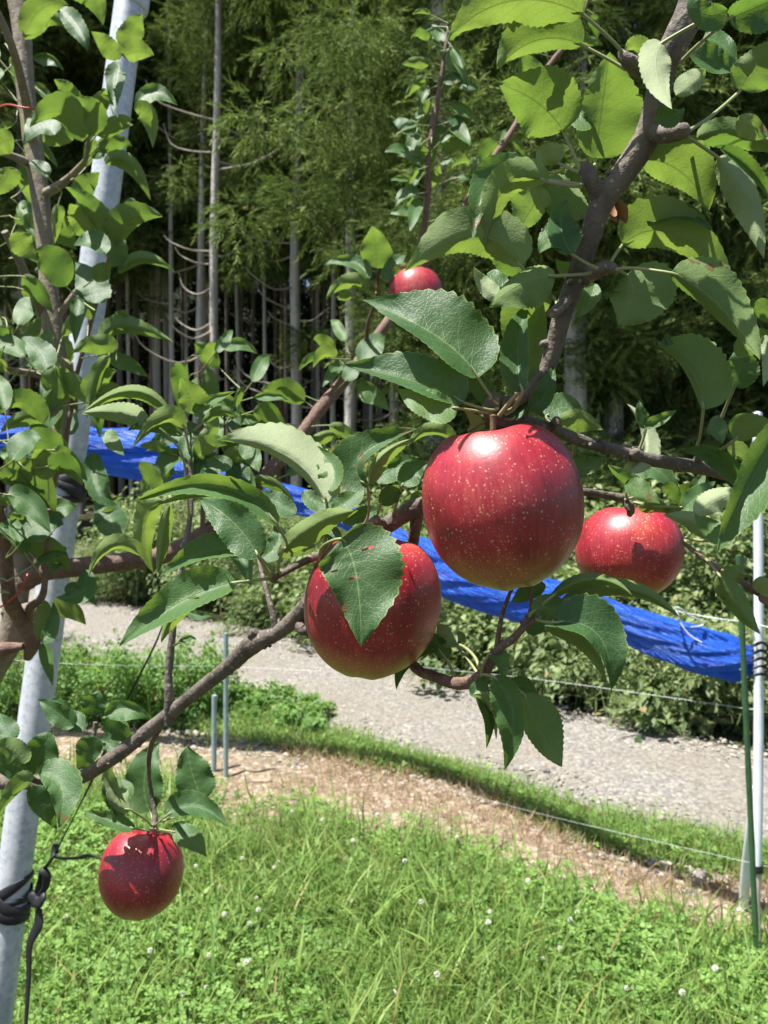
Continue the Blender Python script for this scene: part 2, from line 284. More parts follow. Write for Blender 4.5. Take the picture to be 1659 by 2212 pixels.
# ------------------------------------------------------------------ ground, road, strips
def structure(name, mb, mat): return tag(mb.build(name, mat), kind='structure')
def sheet(name, pts, z, mat, bumps=0.0, dens=.12):
    pts = np.asarray(pts)[:, :2]; mb = MB(); mb.add(np.column_stack([pts, np.full(len(pts), z)]), [list(range(len(pts)))][0:1]); return structure(name, mb, mat)
def strip(name, far, near, z, mat, n=60, amp=.05, seed=1, crown=0.0):
    far = np.asarray(far)[:, :2]; near = np.asarray(near)[:, :2]; rg = np.random.default_rng(seed)
    def res(p):
        L = np.concatenate([[0], np.cumsum(np.linalg.norm(np.diff(p, axis=0), axis=1))]); s = np.linspace(0, L[-1], n)
        return np.column_stack([np.interp(s, L, p[:, 0]), np.interp(s, L, p[:, 1])])
    a, b = res(far) + rg.normal(size=(n, 2)) * amp, res(near) + rg.normal(size=(n, 2)) * amp
    m = 12; V = []
    for k in range(m):
        f = k / (m - 1); q = a * (1 - f) + b * f; V.append(np.column_stack([q, np.full(n, z + crown * 4 * f * (1 - f)) + (0 if k in (0, m - 1) else .006) * rg.normal(size=n)]))
    V = np.array(V).reshape(-1, 3); i = np.arange(m - 1)[:, None] * n; j = np.arange(n - 1)[None]
    f = np.stack([i + j, i + n + j, i + n + j + 1, i + j + 1], -1).reshape(-1, 4)
    mb = MB(); mb.add(V, f); return structure(name, mb, mat)
mb = MB(); g = np.array([-400, -120, -40, -12, -5, 0, 5, 12, 40, 120, 400.]); gx, gy = np.meshgrid(g, g + 100); n = len(g)
mb.add(np.column_stack([gx.ravel(), gy.ravel(), np.zeros(n * n)]), [[i * n + j, i * n + j + 1, (i + 1) * n + j + 1, (i + 1) * n + j] for i in range(n - 1) for j in range(n - 1)])
structure('ground', mb, M['soil'])
def GL(s): return np.array([G(a, b) for a, b in s])
def ext(p, a, b):      # carry a measured edge on past both ends of the picture
    d0 = p[0] - p[1]; d1 = p[-1] - p[-2]; d0 /= np.linalg.norm(d0); d1 /= np.linalg.norm(d1); return np.vstack([p[0] + d0 * a, p, p[-1] + d1 * b])
ROADF = ext(GL([(187, 1296), (387, 1332), (553, 1362), (886, 1449), (1223, 1529), (1473, 1586), (1659, 1625)]), 6, 4)
ROADN = ext(GL([(250, 1430), (400, 1470), (553, 1523), (920, 1653), (1106, 1702), (1339, 1776), (1589, 1825), (1700, 1850)]), 6, 3)
VERN = ext(GL([(250, 1560), (430, 1590), (553, 1610), (820, 1665), (996, 1690), (1080, 1742), (1206, 1805), (1373, 1859), (1590, 1905), (1700, 1930)]), 5, 3)
TANN = ext(GL([(-100, 1600), (100, 1640), (350, 1690), (553, 1722), (680, 1725), (753, 1759), (796, 1792), (970, 1832), (1106, 1850), (1222, 1890), (1356, 1970), (1589, 1985), (1720, 2000)]), 4, 3)
strip('gravel_road', ROADF, ROADN, .006, M['gravel'], 90, .05, 1, .03)
strip('tan_gravel_strip', VERN, TANN - np.array([0, .6, 0]), .006, M['tan'], 70, .04, 2, .035)
def xy_between(A, B, n, rg, xr, bias=1.0):       # random points between two edge lines, by world x
    x = rg.uniform(xr[0], xr[1], n); ya = np.interp(x, A[::(1 if A[0, 0] < A[-1, 0] else -1), 0], A[::(1 if A[0, 0] < A[-1, 0] else -1), 1])
    yb = np.interp(x, B[::(1 if B[0, 0] < B[-1, 0] else -1), 0], B[::(1 if B[0, 0] < B[-1, 0] else -1), 1]); f = rg.random(n) ** bias
    return np.column_stack([x, ya * (1 - f) + yb * f, np.zeros(n)])
# pebble template, blade template, clover template
def pebble_t():
    v = np.array([[1,0,0],[.5,.8,0],[-.6,.7,0],[-1,-.1,0],[-.4,-.8,0],[.6,-.7,0],[.5,.1,.55],[-.2,.4,.6],[-.3,-.35,.55]]); f = [[0,1,6],[1,7,6],[1,2,7],[2,3,7],[3,8,7],[3,4,8],[4,5,8],[5,6,8],[5,0,6],[6,7,8]]; return v, f
PV, PF = pebble_t()
def pebbles(name, A, B, n, xr, s0, s1, z, seed, mat, label):
    rg = np.random.default_rng(seed); p = xy_between(A, B, n, rg, xr); p[:, 2] = z; s = s0 + (s1 - s0) * rg.random(n) ** 3
    mb = MB(); Z = np.zeros(n); scatter(mb, PV, PF, p, rotmats(rg.uniform(0, 6.3, n), rg.normal(0, .25, n), rg.normal(0, .25, n)), np.column_stack([s, s * rg.uniform(.5, 1, n), s * rg.uniform(.5, 1, n)]), None, col_rand(n, rg))
    return tag(mb.build(name, mat, smooth=False), label, 'pebbles', kind='stuff')
pebbles('road_pebbles', ROADF, ROADN, 22000, (-7, 3.2), .003, .020, .024, 3, M['pebble'], 'loose pale stones lying on the gravel road')
pebbles('strip_stones', VERN, TANN, 6000, (-3.5, 3), .004, .024, .024, 4, M['pebble'], 'sunlit stones lying in the bare tan strip beside the grass')
def blade_t(k=4):
    t = np.linspace(0, 1, k); wd = np.array([1, .9, .6, .05])[:k] if k == 4 else 1 - t * .95
    v = []
    for a, b in zip(t, wd): z = a * (1 - .25 * a); y = .55 * a * a; v += [[-b * .5, y, z], [b * .5, y, z]]
    return np.array(v), [[2 * i, 2 * i + 1, 2 * i + 3, 2 * i + 2] for i in range(k - 1)]
BV, BF = blade_t()
def blades(mb, p, rg, h0, h1, w0, w1, lean=.35, dry=0., mi=0, yawb=None):
    n = len(p); h = rg.uniform(h0, h1, n); wd = rg.uniform(w0, w1, n); c = col_rand(n, rg); c[:, 1] = (rg.random(n) < dry) * rg.uniform(.4, .9, n)
    scatter(mb, BV, BF, p, rotmats(rg.uniform(0, 6.3, n), rg.normal(0, lean, n), rg.normal(0, lean * .6, n)), np.column_stack([wd, h * rg.uniform(.3, 1.5, n), h]), None, c, mi)
def clover_t():
    v = []; f = []
    for k in range(3):
        a = k * 2.094; d = np.array([math.cos(a), math.sin(a)]); q = np.array([-d[1], d[0]]); b = len(v)
        for (x, y, z) in ((.05, 0, 0), (.45, .42, .10), (.95, .34, .12), (.85, 0, .0), (.95, -.34, .12), (.45, -.42, .10)): v.append([d[0] * x + q[0] * y, d[1] * x + q[1] * y, z])
        f += [[b, b + 3, b + 2, b + 1], [b, b + 5, b + 4, b + 3]]
    return np.array(v), f
KV, KF = clover_t()
def hnoise(p, s, seed):       # cheap smooth noise for patchiness
    rg = np.random.default_rng(seed); o = np.zeros(len(p))
    for k in range(6): a = rg.uniform(0, 6.3); fr = s * rg.uniform(.6, 1.8); o += np.sin((p[:, 0] * math.cos(a) + p[:, 1] * math.sin(a)) * fr + rg.uniform(0, 6.3))
    return o / 2.4
NEAR0 = np.array([[-6, .6, 0], [6, .6, 0]])
def lawn():
    rg = np.random.default_rng(21); mb = MB()
    def pts(n): 
        x = rg.uniform(-3.6, 2.9, n); yt = np.interp(x, TANN[:, 0], TANN[:, 1]) + rg.normal(0, .10, n) + .12 * np.sin(x * 7) * np.sin(x * 2.3 + 1); yt = yt - .16; y = 1.15 + (yt - 1.15) * rg.random(n) ** .85
        k = (np.abs(x) < .75 + y * .62); return np.column_stack([x, y, np.zeros(n)])[k]
    p = pts(50000); p = p[hnoise(p, 14, 6) + rg.normal(0, .5, len(p)) > -1.1]; hn = hnoise(p, 5, 3); h = .03 + .07 * np.clip(.5 + hn * .5, 0, 1) + rg.uniform(-.02, .02, len(p)); h = np.clip(h, .012, .12)
    q = p.copy(); q[:, 2] = h; n = len(q); c = col_rand(n, rg); c[:, 0] = np.clip(.15 + .5 * h / .09 + rg.normal(0, .22, n), 0, 1)
    scatter(mb, KV, KF, q, rotmats(rg.uniform(0, 6.3, n), rg.normal(-.15, .45, n), rg.normal(0, .45, n)), rg.uniform(.008, .021, n), None, c, 1)
    p = pts(68000); blades(mb, p, rg, .05, .18, .0024, .0062, .5, .10)
    p = pts(26000); hn = hnoise(p, 4, 9); p = p[hn > -.3]; blades(mb, p, rg, .11, .26, .005, .010, .45, .06)
    p = pts(2600); blades(mb, p, rg, .14, .30, .008, .015, .5, .02)
    tag(mb.build('grass', [M['grass'], M['clover']]), 'green grass and clover lawn in the foreground', 'grass', kind='stuff')
lawn()
def verge():
    rg = np.random.default_rng(22); mb = MB()
    p = xy_between(ROADN, VERN, 26000, rg, (-3.2, 3.1)); p[:, :2] += rg.normal(0, .04, (len(p), 2)); hn = hnoise(p, 6, 5); p = p[hn + rg.normal(0, .5, len(p)) > -.5]
    blades(mb, p, rg, .05, .15, .0025, .0055, .4, .10)
    q = p[::3].copy(); q[:, 2] = rg.uniform(.02, .07, len(q)); n = len(q); scatter(mb, KV, KF, q, rotmats(rg.uniform(0, 6.3, n), rg.normal(0, .5, n), rg.normal(0, .5, n)), rg.uniform(.008, .016, n), None, col_rand(n, rg), 1)
    for A, B, nn, b in ((ROADF, ROADN, 2600, .22), (VERN, TANN, 1800, .5)): p = xy_between(A, B, nn, rg, (-5, 3.2), b); p = p[hnoise(p, 7, 8) > .1]; blades(mb, p, rg, .03, .12, .002, .004, .5, .2)
    p = xy_between(VERN, TANN, 2500, rg, (-3, 3), 2.2); blades(mb, p, rg, .03, .11, .0025, .004, .5, .2)
    tag(mb.build('verge_grass', [M['grass'], M['clover']]), 'thin grass growing along the road edge and tan strip', 'grass', kind='stuff')
    mb = MB(); p = xy_between(VERN, TANN, 12000, rg, (-.6, 3.2), 1.0); p = p[hnoise(p, 5, 12) > -.25]; p[:, 2] = .012
    blades(mb, p, rg, .03, .12, .0025, .0055, .95, 0)
    tag(mb.build('dry_grass', [M['dry']]), 'brown dead grass lying along the tan gravel strip', 'grass', kind='stuff')
verge()
# white clover heads, each one its own thing
def clover_head():
    mb = MB(); rg = np.random.default_rng(5); n = 46; k = np.arange(n) + .5; ph = np.arccos(1 - 1.7 * k / n); th = np.pi * (1 + 5 ** .5) * k
    d = np.column_stack([np.cos(th) * np.sin(ph), np.sin(th) * np.sin(ph), np.cos(ph)]); tv = np.array([[-.22, 0, .2], [.22, 0, .2], [.16, 0, 1.05], [-.16, 0, 1.05]]) 
    rot = np.array([np.array(Vector(x).to_track_quat('Z', 'Y').to_matrix()) for x in d]); scatter(mb, tv, [[0, 1, 2, 3]], d * 0, rot, np.full(n, .0078), None, col_rand(n, rg)); scatter(mb, tv, [[0, 1, 2, 3]], d * 0, rot @ rotmats(np.full(n, 1.57), np.zeros(n), np.zeros(n)), np.full(n, .0078), None, col_rand(n, rg))
    mb.add(d[:, :] * .0052, [[i, (i + 1) % n, (i + 5) % n] for i in range(n - 8)]); return mb
fl0 = None; rg = np.random.default_rng(31)
FP = [(635,1775),(602,1868),(585,1890),(768,1830),(560,2003),(1040,2030),(980,1815),(992,1830),(869,1886),(1093,1866),(905,1848),(810,1780),(520,1875),(427,1887),(409,1909),(489,1934),(549,1957),(492,2014),(536,2014),(443,2114),(538,2093),(529,2133),(447,2160),(306,2104),(157,2005),(961,2168),(855,2183),(1164,2088),(1237,2020),(1600,2060),(1558,2130),(1617,2145),(1467,2190),(1366,2178),(1212,2090),(1123,1925),(1255,1995),(680,1790),(900,1985),(740,1960),(393,2195),(1330,2060),(1040,1995)]
for i, (a, b) in enumerate(FP):
    g = G(a, b + 38)
    if fl0 is None:
        fl0 = thing('clover_flower', (0, 0, 0), 'small round white clover flower standing in the lawn', 'flower', 'white clover flowers in the lawn')
        clover_head().build('flower_head', M['flower'], fl0).location = (0, 0, .105)
        s = MB(); tube(s, [(0, .0, 0), (.003, 0, .055), (0, 0, .105)], .0011, 5, 3); s.build('stalk', M['clover'], fl0); cur = fl0
    else:
        cur = fl0.copy(); C.objects.link(cur)
        for ch in list(fl0.children): c2 = ch.copy(); c2.parent = cur; C.objects.link(c2)
    cur.location = (g[0], g[1], rg.uniform(-.01, .015)); cur.rotation_euler = (rg.normal(0, .15), rg.normal(0, .15), rg.uniform(0, 6)); s = rg.uniform(.8, 1.1); cur.scale = (s, s, s)
# ------------------------------------------------------------------ cedar wood
def spray_t(rg, n=90, drop=.5, wd=.026, ln=.17, rad=.55):
    # a drooping spray: short twigs fan out, thin needle shoots hang along them
    V = []; Fc = []; Cc = []; ns = max(5, n // 15)
    for i in range(ns):                      # shoots, each a plume of needles
        a = rg.uniform(0, 6.283); el = rg.uniform(-.7, .8); r = rad * rg.uniform(.15, .8); d = np.array([math.cos(a) * math.cos(el), math.sin(a) * math.cos(el), math.sin(el)]); o = d * r + np.array([0, 0, -drop * r * r * .5])
        t = d + np.array([0, 0, -drop * rg.uniform(.1, 1.3)]) + rg.normal(0, .2, 3); t /= np.linalg.norm(t); LS = rad * rg.uniform(.45, .8); e1 = np.cross(t, [.3, .2, 1]); e1 /= np.linalg.norm(e1); e2 = np.cross(t, e1); tone = rg.normal(0, .16)
        for k in range(15):
            q = (k + .5) / 15; ph = k * 2.4; c = o + t * LS * q - np.array([0, 0, .12 * drop * LS * q * q]); nd = t * .85 + (e1 * math.cos(ph) + e2 * math.sin(ph)) * (.75 - .4 * q); nd /= np.linalg.norm(nd); s = np.cross(nd, rg.normal(size=3)); s /= np.linalg.norm(s)
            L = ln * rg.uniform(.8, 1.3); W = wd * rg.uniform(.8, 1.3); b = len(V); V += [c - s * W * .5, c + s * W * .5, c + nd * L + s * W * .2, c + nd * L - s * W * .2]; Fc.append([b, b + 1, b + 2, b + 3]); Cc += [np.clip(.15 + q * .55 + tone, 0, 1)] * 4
    return np.array(V), Fc, np.array(Cc)
rgF = np.random.default_rng(77); SPR = [spray_t(rgF, 450, .55, .016, .085, .50) for _ in range(6)]; SPRD = [spray_t(rgF, 450, 1.3, .016, .09, .54) for _ in range(4)]; SPRF = [spray_t(rgF, 60, .5, .035, .16, .55) for _ in range(4)]
def sprays(mb, pos, scl, rg, src=SPR, brown=.03, tone=0.):
    k = rg.integers(0, len(src), len(pos))
    for j in range(len(src)):
        q = pos[k == j]; n = len(q)
        if not n: continue
        V, Fc, Cc = src[j]; rot = rotmats(rg.uniform(0, 6.3, n), rg.normal(0, .25, n), rg.normal(0, .25, n)); s = scl[k == j]
        base = mb.k; W = np.einsum('nij,nkj->nki', rot, V[None] * s[:, None, None]) + q[:, None]; m = len(V)
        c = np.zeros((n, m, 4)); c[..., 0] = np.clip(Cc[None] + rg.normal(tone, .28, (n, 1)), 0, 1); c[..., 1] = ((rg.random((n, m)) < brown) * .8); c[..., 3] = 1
        mb.add(W.reshape(-1, 3), (np.asarray(Fc)[None] + (np.arange(n) * m)[:, None, None]).reshape(-1, 4), None, c.reshape(-1, 4))
def crown_pts(n, z0, z1, r0, rg, power=.8):
    z = z0 + (z1 - z0) * rg.random(n); f = (z1 - z) / (z1 - z0); r = (r0 * np.clip(f, .12, 1) ** .5) * (.25 + .75 * rg.random(n) ** .6); a = rg.uniform(0, 6.283, n)
    return np.column_stack([np.cos(a) * r, np.sin(a) * r, z + .0 * r])
def crown_mesh(kind, seed, gap=False):
    rg = np.random.default_rng(seed); mb = MB()
    def boughs(n, z0, z1, r0, lo=.55):
        out = []
        for k in range(n):
            z = z0 + (z1 - z0) * (k + rg.random()) / n; f = (z1 - z) / (z1 - z0); L = r0 * max(f, .1) ** .45 * rg.uniform(lo, 1.0); az = rg.uniform(0, 6.283); m = int(L / .30) + 2
            for q in np.linspace(.22, 1, m): s_ = q * L; out.append([math.cos(az) * s_ + rg.normal(0, .10 + .1 * q), math.sin(az) * s_ + rg.normal(0, .10 + .1 * q), z + .25 * s_ - .16 * s_ * s_ + rg.normal(0, .07)])
        return np.array(out)
    if kind == 'high': p = np.vstack([boughs(46, 10, 18.5, 2.7), boughs(22, 6.0, 10.8, 1.7, .4)])
    elif kind == 'mid': p = np.vstack([boughs(42, 9.5, 18, 2.6), boughs(22, 5.0, 10.4, 1.7, .4), boughs(1, 3.4, 4.2, .8)])
    elif kind == 'edge': p = np.vstack([boughs(44, 5.2, 12, 1.9, .45), boughs(6, 12, 15, 1.2)])
    else: p = np.vstack([boughs(62, 4.0, 16.5, 3.0), boughs(26, .4, 4.6, 1.7)])
    if gap and kind != 'edge': p = p[~((p[:, 1] < .3) & (np.abs(p[:, 0]) < .62) & (p[:, 2] < 12.5))]; p[:, 0] *= 1.1; p = p[(p[:, 2] < 11.5) | (rg.random(len(p)) < .3)]
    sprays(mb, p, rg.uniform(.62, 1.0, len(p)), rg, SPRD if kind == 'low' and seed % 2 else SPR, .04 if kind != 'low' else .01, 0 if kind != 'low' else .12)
    return mb
CROWN = {}
def cedar(px, d, r, kind, label, lean=(0, 0), seed=0, group=None, extra=None, blue=False, dead=0, hgt=17.5, base_py=None):
    rg = np.random.default_rng(seed); x = (px - CX) / F * d; y = d
    t = thing('cedar_tree', (x, y, 0), label, 'tree', group)
    mb = MB(); zs = [-.1, 1, 3, 6, 9, 13, hgt]; pts = [(x + lean[0] * z + rg.normal(0, .02), y + lean[1] * z, z) for z in zs]
    tube(mb, pts, [r * 1.35, r * 1.1, r, r * .9, r * .75, r * .5, r * .12], 10, 5, knob=.03, seed=seed); mb.build('trunk', M['cedarshade' if group else 'cedarbark'], t)
    if dead:
        for k in range(dead):
            mb = MB()
            z = rg.uniform(2.5, 9); a = rg.choice([rg.uniform(-.9, .9), rg.uniform(2.3, 4.0)]); L = rg.uniform(.6, 1.7); dx, dy = math.cos(a), math.sin(a) * .6; o = np.array([x + lean[0] * z, y + lean[1] * z, z]); s = rg.uniform(-.1, .25)
            tube(mb, [o, o + [dx * L * .45, dy * L * .45, s * L - .12 * L], o + [dx * L * .85, dy * L * .85, s * L + .03 * L], o + [dx * L, dy * L, s * L + rg.uniform(.1, .35) * L]], [.022, .018, .013, .006], 5, 3, knob=.08, seed=k)
            mb.build('dead_branch', M['deadwood'], t)
    gap = group is None and kind != 'low'; key = (kind, seed % 3, gap)
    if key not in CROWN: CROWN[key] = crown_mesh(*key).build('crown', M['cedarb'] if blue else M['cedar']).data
    for o in list(C.objects):
        if o.name.startswith('crown') and o.parent is None: bpy.data.objects.remove(o)
    c = bpy.data.objects.new('crown', CROWN[key]); C.objects.link(c); c.parent = t; c.location = (lean[0] * 9, lean[1] * 9, max(0, d - 16) * .30 if kind != 'low' else 0); c.rotation_euler.z = 0 if gap else rg.uniform(0, 6.28); s = rg.uniform(.9, 1.1); c.scale = (s, s, 1)
    if extra:
        for (ex, ey, er, n) in extra:
            mb = MB(); pos = []; sc = []
            for k in range(n):
                o = P(ex, ey, d) + rg.normal(size=3) * np.array([er / F * d * .45, .35, er / F * d * .42]); pos.append(o); sc.append(rg.uniform(.55, .95))
            sprays(mb, np.array(pos), np.array(sc), rg, SPR, .03, .15); mb.build('foliage', M['cedarb'] if blue else M['cedar'], t)
    return t
cedar(457, 16, .092, 'high', 'straight pale cedar trunk nearest the leaning steel pole, full height of the picture', (.021, 0), 1, dead=12, extra=[(535, 330, 55, 7), (530, 110, 80, 10), (395, 60, 60, 7)])
cedar(640, 16.5, .108, 'mid', 'brown cedar trunk with a green tuft at mid height and curved bare twigs', (.008, 0), 2, extra=[(640, 745, 55, 7), (560, 240, 70, 7)], dead=16)
cedar(755, 15, .115, 'high', 'thick grey cedar trunk under a pale drooping crown with a green skirt lower down', (.009, 0), 3, extra=[(790, 90, 120, 26), (700, 430, 60, 10), (800, 410, 50, 8)], dead=10)
cedar(412, 18, .085, 'high', 'cedar trunk leaning to the right beside the straight pale one', (.045, 0), 4, dead=5)
cedar(374, 19, .062, 'mid', 'slim cedar trunk right of the steel pole with leafy tufts', (.002, 0), 5, extra=[(330, 480, 60, 6), (320, 230, 80, 12), (425, 330, 50, 7), (335, 640, 45, 4)], dead=6)
cedar(347, 21, .085, 'high', 'pale cedar trunk of the close pair right of the steel pole', (0, 0), 6, dead=2)
cedar(364, 23, .085, 'mid', 'darker trunk of the close pair right of the steel pole', (0, 0), 7)
cedar(444, 20, .09, 'high', 'greenish cedar trunk half hidden behind the straight pale trunk', (0, 0), 8)
cedar(723, 17, .058, 'high', 'thin cedar trunk just left of the thick grey one', (-.001, 0), 9, dead=3)
cedar(852, 18, .10, 'mid', 'tan cedar trunk behind the half hidden apple', (0, 0), 10, extra=[(860, 300, 60, 6), (900, 620, 50, 5)])
cedar(950, 11, .19, 'low', 'thick pale cedar trunk behind the leaves left of the large apple', (0, 0), 13)
cedar(1245, 9.6, .13, 'low', 'pale cedar trunk between the large apple and the right hand apple', (0, 0), 14)
for i, (px, d, lab) in enumerate([(120, 19, 'thin young cedar behind the trunk of the left apple tree'), (205, 21, 'thin young cedar just left of the steel pole'), (285, 19.5, 'thin young cedar touching the right side of the steel pole'), (335, 22, 'bushy young cedar between the steel pole and the close pair of trunks'), (408, 21, 'bushy young cedar behind the leaning cedar trunk'),
     (515, 20, 'bushy young cedar right of the straight pale trunk'), (575, 19, 'bushy young cedar left of the brown trunk with curved twigs'), (688, 20.5, 'bushy young cedar between the brown trunk and the thick grey one'), (800, 20, 'bushy young cedar right of the thick grey trunk'), (20, 20, 'young cedar at the left edge behind the apple leaves')]):
    cedar(px, d, .045, 'edge', lab, (random.gauss(0, .004), 0), 90 + i)
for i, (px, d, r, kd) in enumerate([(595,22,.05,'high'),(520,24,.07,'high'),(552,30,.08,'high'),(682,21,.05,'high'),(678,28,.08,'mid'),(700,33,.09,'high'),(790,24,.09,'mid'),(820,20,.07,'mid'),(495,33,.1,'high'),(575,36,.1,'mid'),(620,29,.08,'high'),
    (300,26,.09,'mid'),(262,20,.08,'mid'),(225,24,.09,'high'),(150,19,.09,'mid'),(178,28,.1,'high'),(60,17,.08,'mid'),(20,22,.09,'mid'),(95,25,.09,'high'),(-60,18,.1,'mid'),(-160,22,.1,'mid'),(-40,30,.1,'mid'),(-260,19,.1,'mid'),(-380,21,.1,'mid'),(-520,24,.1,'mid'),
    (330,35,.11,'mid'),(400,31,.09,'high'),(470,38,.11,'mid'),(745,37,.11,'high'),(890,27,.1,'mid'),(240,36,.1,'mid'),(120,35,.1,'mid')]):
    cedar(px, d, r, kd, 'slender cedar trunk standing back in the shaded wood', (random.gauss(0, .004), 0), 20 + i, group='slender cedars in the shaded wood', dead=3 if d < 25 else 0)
for i, (px, d, lab) in enumerate([(985, 14.5, 'leafy cedar behind the small leaved upright shoot'), (1090, 16.5, 'pale green cedar behind the thin brown diagonal branch'), (1200, 13.0, 'drooping cedar behind the upper right limb'), (1330, 16, 'yellow green cedar between the limb and the top right leaves'),
     (1430, 11.5, 'dark cedar filling the shade right of the limb'), (1560, 13.5, 'cedar seen between the leaves near the right edge'), (1680, 11, 'cedar at the right edge behind the white post'), (1320, 10.6, 'low cedar boughs above the right hand apple'), (1820, 12, 'cedar past the right edge of the view'), (2050, 14, 'farther cedar past the right edge of the view')]):
    cedar(px, d, .14, 'low', lab, (0, 0), 60 + i)
def far_wood():
    rg = np.random.default_rng(91); mb = MB(); n = 2600; x = rg.uniform(-36, 28, n); y = rg.uniform(36, 52, n); z = 24 * rg.random(n) ** 1.4; k = hnoise(np.column_stack([x, z * 1.4]), 1.1, 17) < .95
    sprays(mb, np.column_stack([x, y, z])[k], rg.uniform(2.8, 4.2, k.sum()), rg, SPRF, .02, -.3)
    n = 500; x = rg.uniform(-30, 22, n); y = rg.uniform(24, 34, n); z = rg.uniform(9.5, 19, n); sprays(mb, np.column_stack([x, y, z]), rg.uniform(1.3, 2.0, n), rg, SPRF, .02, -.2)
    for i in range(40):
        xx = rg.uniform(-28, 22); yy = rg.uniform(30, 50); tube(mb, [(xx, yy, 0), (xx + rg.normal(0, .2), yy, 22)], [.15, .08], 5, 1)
    tag(mb.build('far_wood', M['farshade']), 'dark far off cedar wood seen as one mass between the trunks', 'wood', kind='stuff')
far_wood()
def added_dark_hill():  # added dark rise that blocks the bright low sky between trunks
    n = 60; m = 14; x = np.linspace(-120, 120, n); y = np.linspace(52, 150, m); X, Y = np.meshgrid(x, y); rg = np.random.default_rng(8)
    Z = -.5 + 25 * (1 - np.exp(-(Y - 52) / 9)) * (1 + .18 * np.sin(X * .09) + .1 * np.sin(X * .31 + 1)) + rg.normal(0, .3, X.shape) * (Y > 53)
    mb = MB(); i = np.arange(m - 1)[:, None] * n; j = np.arange(n - 1)[None]; mb.add(np.stack([X, Y, Z], -1).reshape(-1, 3), np.stack([i + j, i + j + 1, i + n + j + 1, i + n + j], -1).reshape(-1, 4)); structure('added_dark_hill', mb, M['hillm'])
added_dark_hill()
# ------------------------------------------------------------------ roadside bushes and weeds
def leaf_tri(): 
    v = np.array([[0, 0, 0], [.34, .45, .05], [0, 1, -.12], [-.34, .45, .05], [0, .45, -.04]]); return v, [[0, 1, 4], [1, 2, 4], [2, 3, 4], [3, 0, 4]]
LV, LF = leaf_tri()
def bush(name, x, y, rx, ry, h, n, ls, seed, label, mat, cat='bush', group=None, spiky=0.):
    rg = np.random.default_rng(seed); t = thing(name, (x, y, 0), label, cat, group); mb = MB()
    m = max(9, int(n / 65)); cc = np.column_stack([rg.normal(0, rx * .42, m), rg.normal(0, ry * .42, m), h * rg.uniform(.12, .92, m)]); cc[:, 2] *= np.clip(1.15 - (cc[:, 0] / rx) ** 2 * .6, .3, 1)
    k = rg.integers(0, m, n); p = cc[k] + rg.normal(0, 1, (n, 3)) * np.array([rx, rx, h]) * .105; p[:, 2] = np.abs(p[:, 2]) + .01; a = np.arctan2(p[:, 1], p[:, 0]) + rg.normal(0, .9, n) - 1.57
    if seed % 3 == 0 and name == 'bush': q = cc[:] + [x, y, 0]; sprays(mb, q, rg.uniform(.28, .48, len(q)), rg, SPR, .02, .2)
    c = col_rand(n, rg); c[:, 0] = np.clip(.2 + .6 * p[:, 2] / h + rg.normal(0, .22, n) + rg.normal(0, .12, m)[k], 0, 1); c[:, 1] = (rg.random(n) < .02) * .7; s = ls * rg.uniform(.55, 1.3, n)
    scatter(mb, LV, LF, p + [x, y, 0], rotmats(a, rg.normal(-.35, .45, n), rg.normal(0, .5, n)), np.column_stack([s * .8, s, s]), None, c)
    if spiky: 
        q = np.column_stack([x + rg.normal(0, rx * .5, int(spiky)), y + rg.normal(0, ry * .4, int(spiky)), np.full(int(spiky), 0.)]); blades(mb, q, rg, h * .7, h * 1.35, .006, .012, .28, .1)
    mb.build('foliage', mat, t)
    mb = MB()
    for i in range(9): a = rg.uniform(0, 6.3); q = cc[i % m]; tube(mb, [(x, y, 0), (x + q[0] * .4, y + q[1] * .4, q[2] * .6), (x + q[0], y + q[1], q[2] * 1.1)], [.008, .006, .003], 5, 2)
    mb.build('stems', M['twig'], t); return t
def along(A, px):   # point on the road's far edge under picture column px
    for i in range(len(A) - 1):
        a, b = A[i], A[i + 1]; fa = CX + a[0] / a[1] * F; fb = CX + b[0] / b[1] * F
        if (fa - px) * (fb - px) <= 0: s = (px - fa) / (fb - fa); return a * (1 - s) + b * s
    return A[-1]
BL = ['low olive bush at the far left end of the road', 'sunlit yellow green bush behind the leaning pole', 'leafy bush beside the road left of the twigs', 'dark rounded bush behind the covered apple\'s leaves', 'broad dark green bush left of the covered apple', 'bush hidden behind the leaf covered apple',
      'light green bush right of the leaf covered apple', 'soft feathery bush under the blue net', 'dense bush below the hanging leaves', 'grey green bush below the blue net', 'bush with tall tan stems below the net', 'bamboo grass clump with broad pale blades', 'bush beside the green stake', 'last bush at the right behind the white post', 'roadside bush past the right edge of the view']
for i, (px, hh) in enumerate([(225, .95), (290, 1.1), (385, 1.2), (500, 1.15), (600, 1.15), (720, 1.0), (870, .9), (985, .85), (1080, .8), (1190, .75), (1290, .7), (1400, .62), (1500, .55), (1600, .6), (1720, .6)]):
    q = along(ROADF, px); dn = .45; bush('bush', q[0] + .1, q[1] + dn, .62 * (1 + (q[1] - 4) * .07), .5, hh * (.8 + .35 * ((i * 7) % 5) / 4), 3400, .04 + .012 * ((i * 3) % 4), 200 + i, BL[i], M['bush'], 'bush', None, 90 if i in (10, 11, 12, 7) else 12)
for i, px in enumerate([180, 330, 470, 640, 800, 960, 1130, 1300, 1460, 1620, 1790]):
    q = along(ROADF, px); bush('thicket_shrub', q[0] + .3, q[1] + 1.7, .9, .6, 1.25 + .1 * (i % 3), 2600, .07, 300 + i, 'shaded shrub in the thicket behind the roadside bushes', M['bush'], 'shrub', 'shaded shrubs in the thicket')
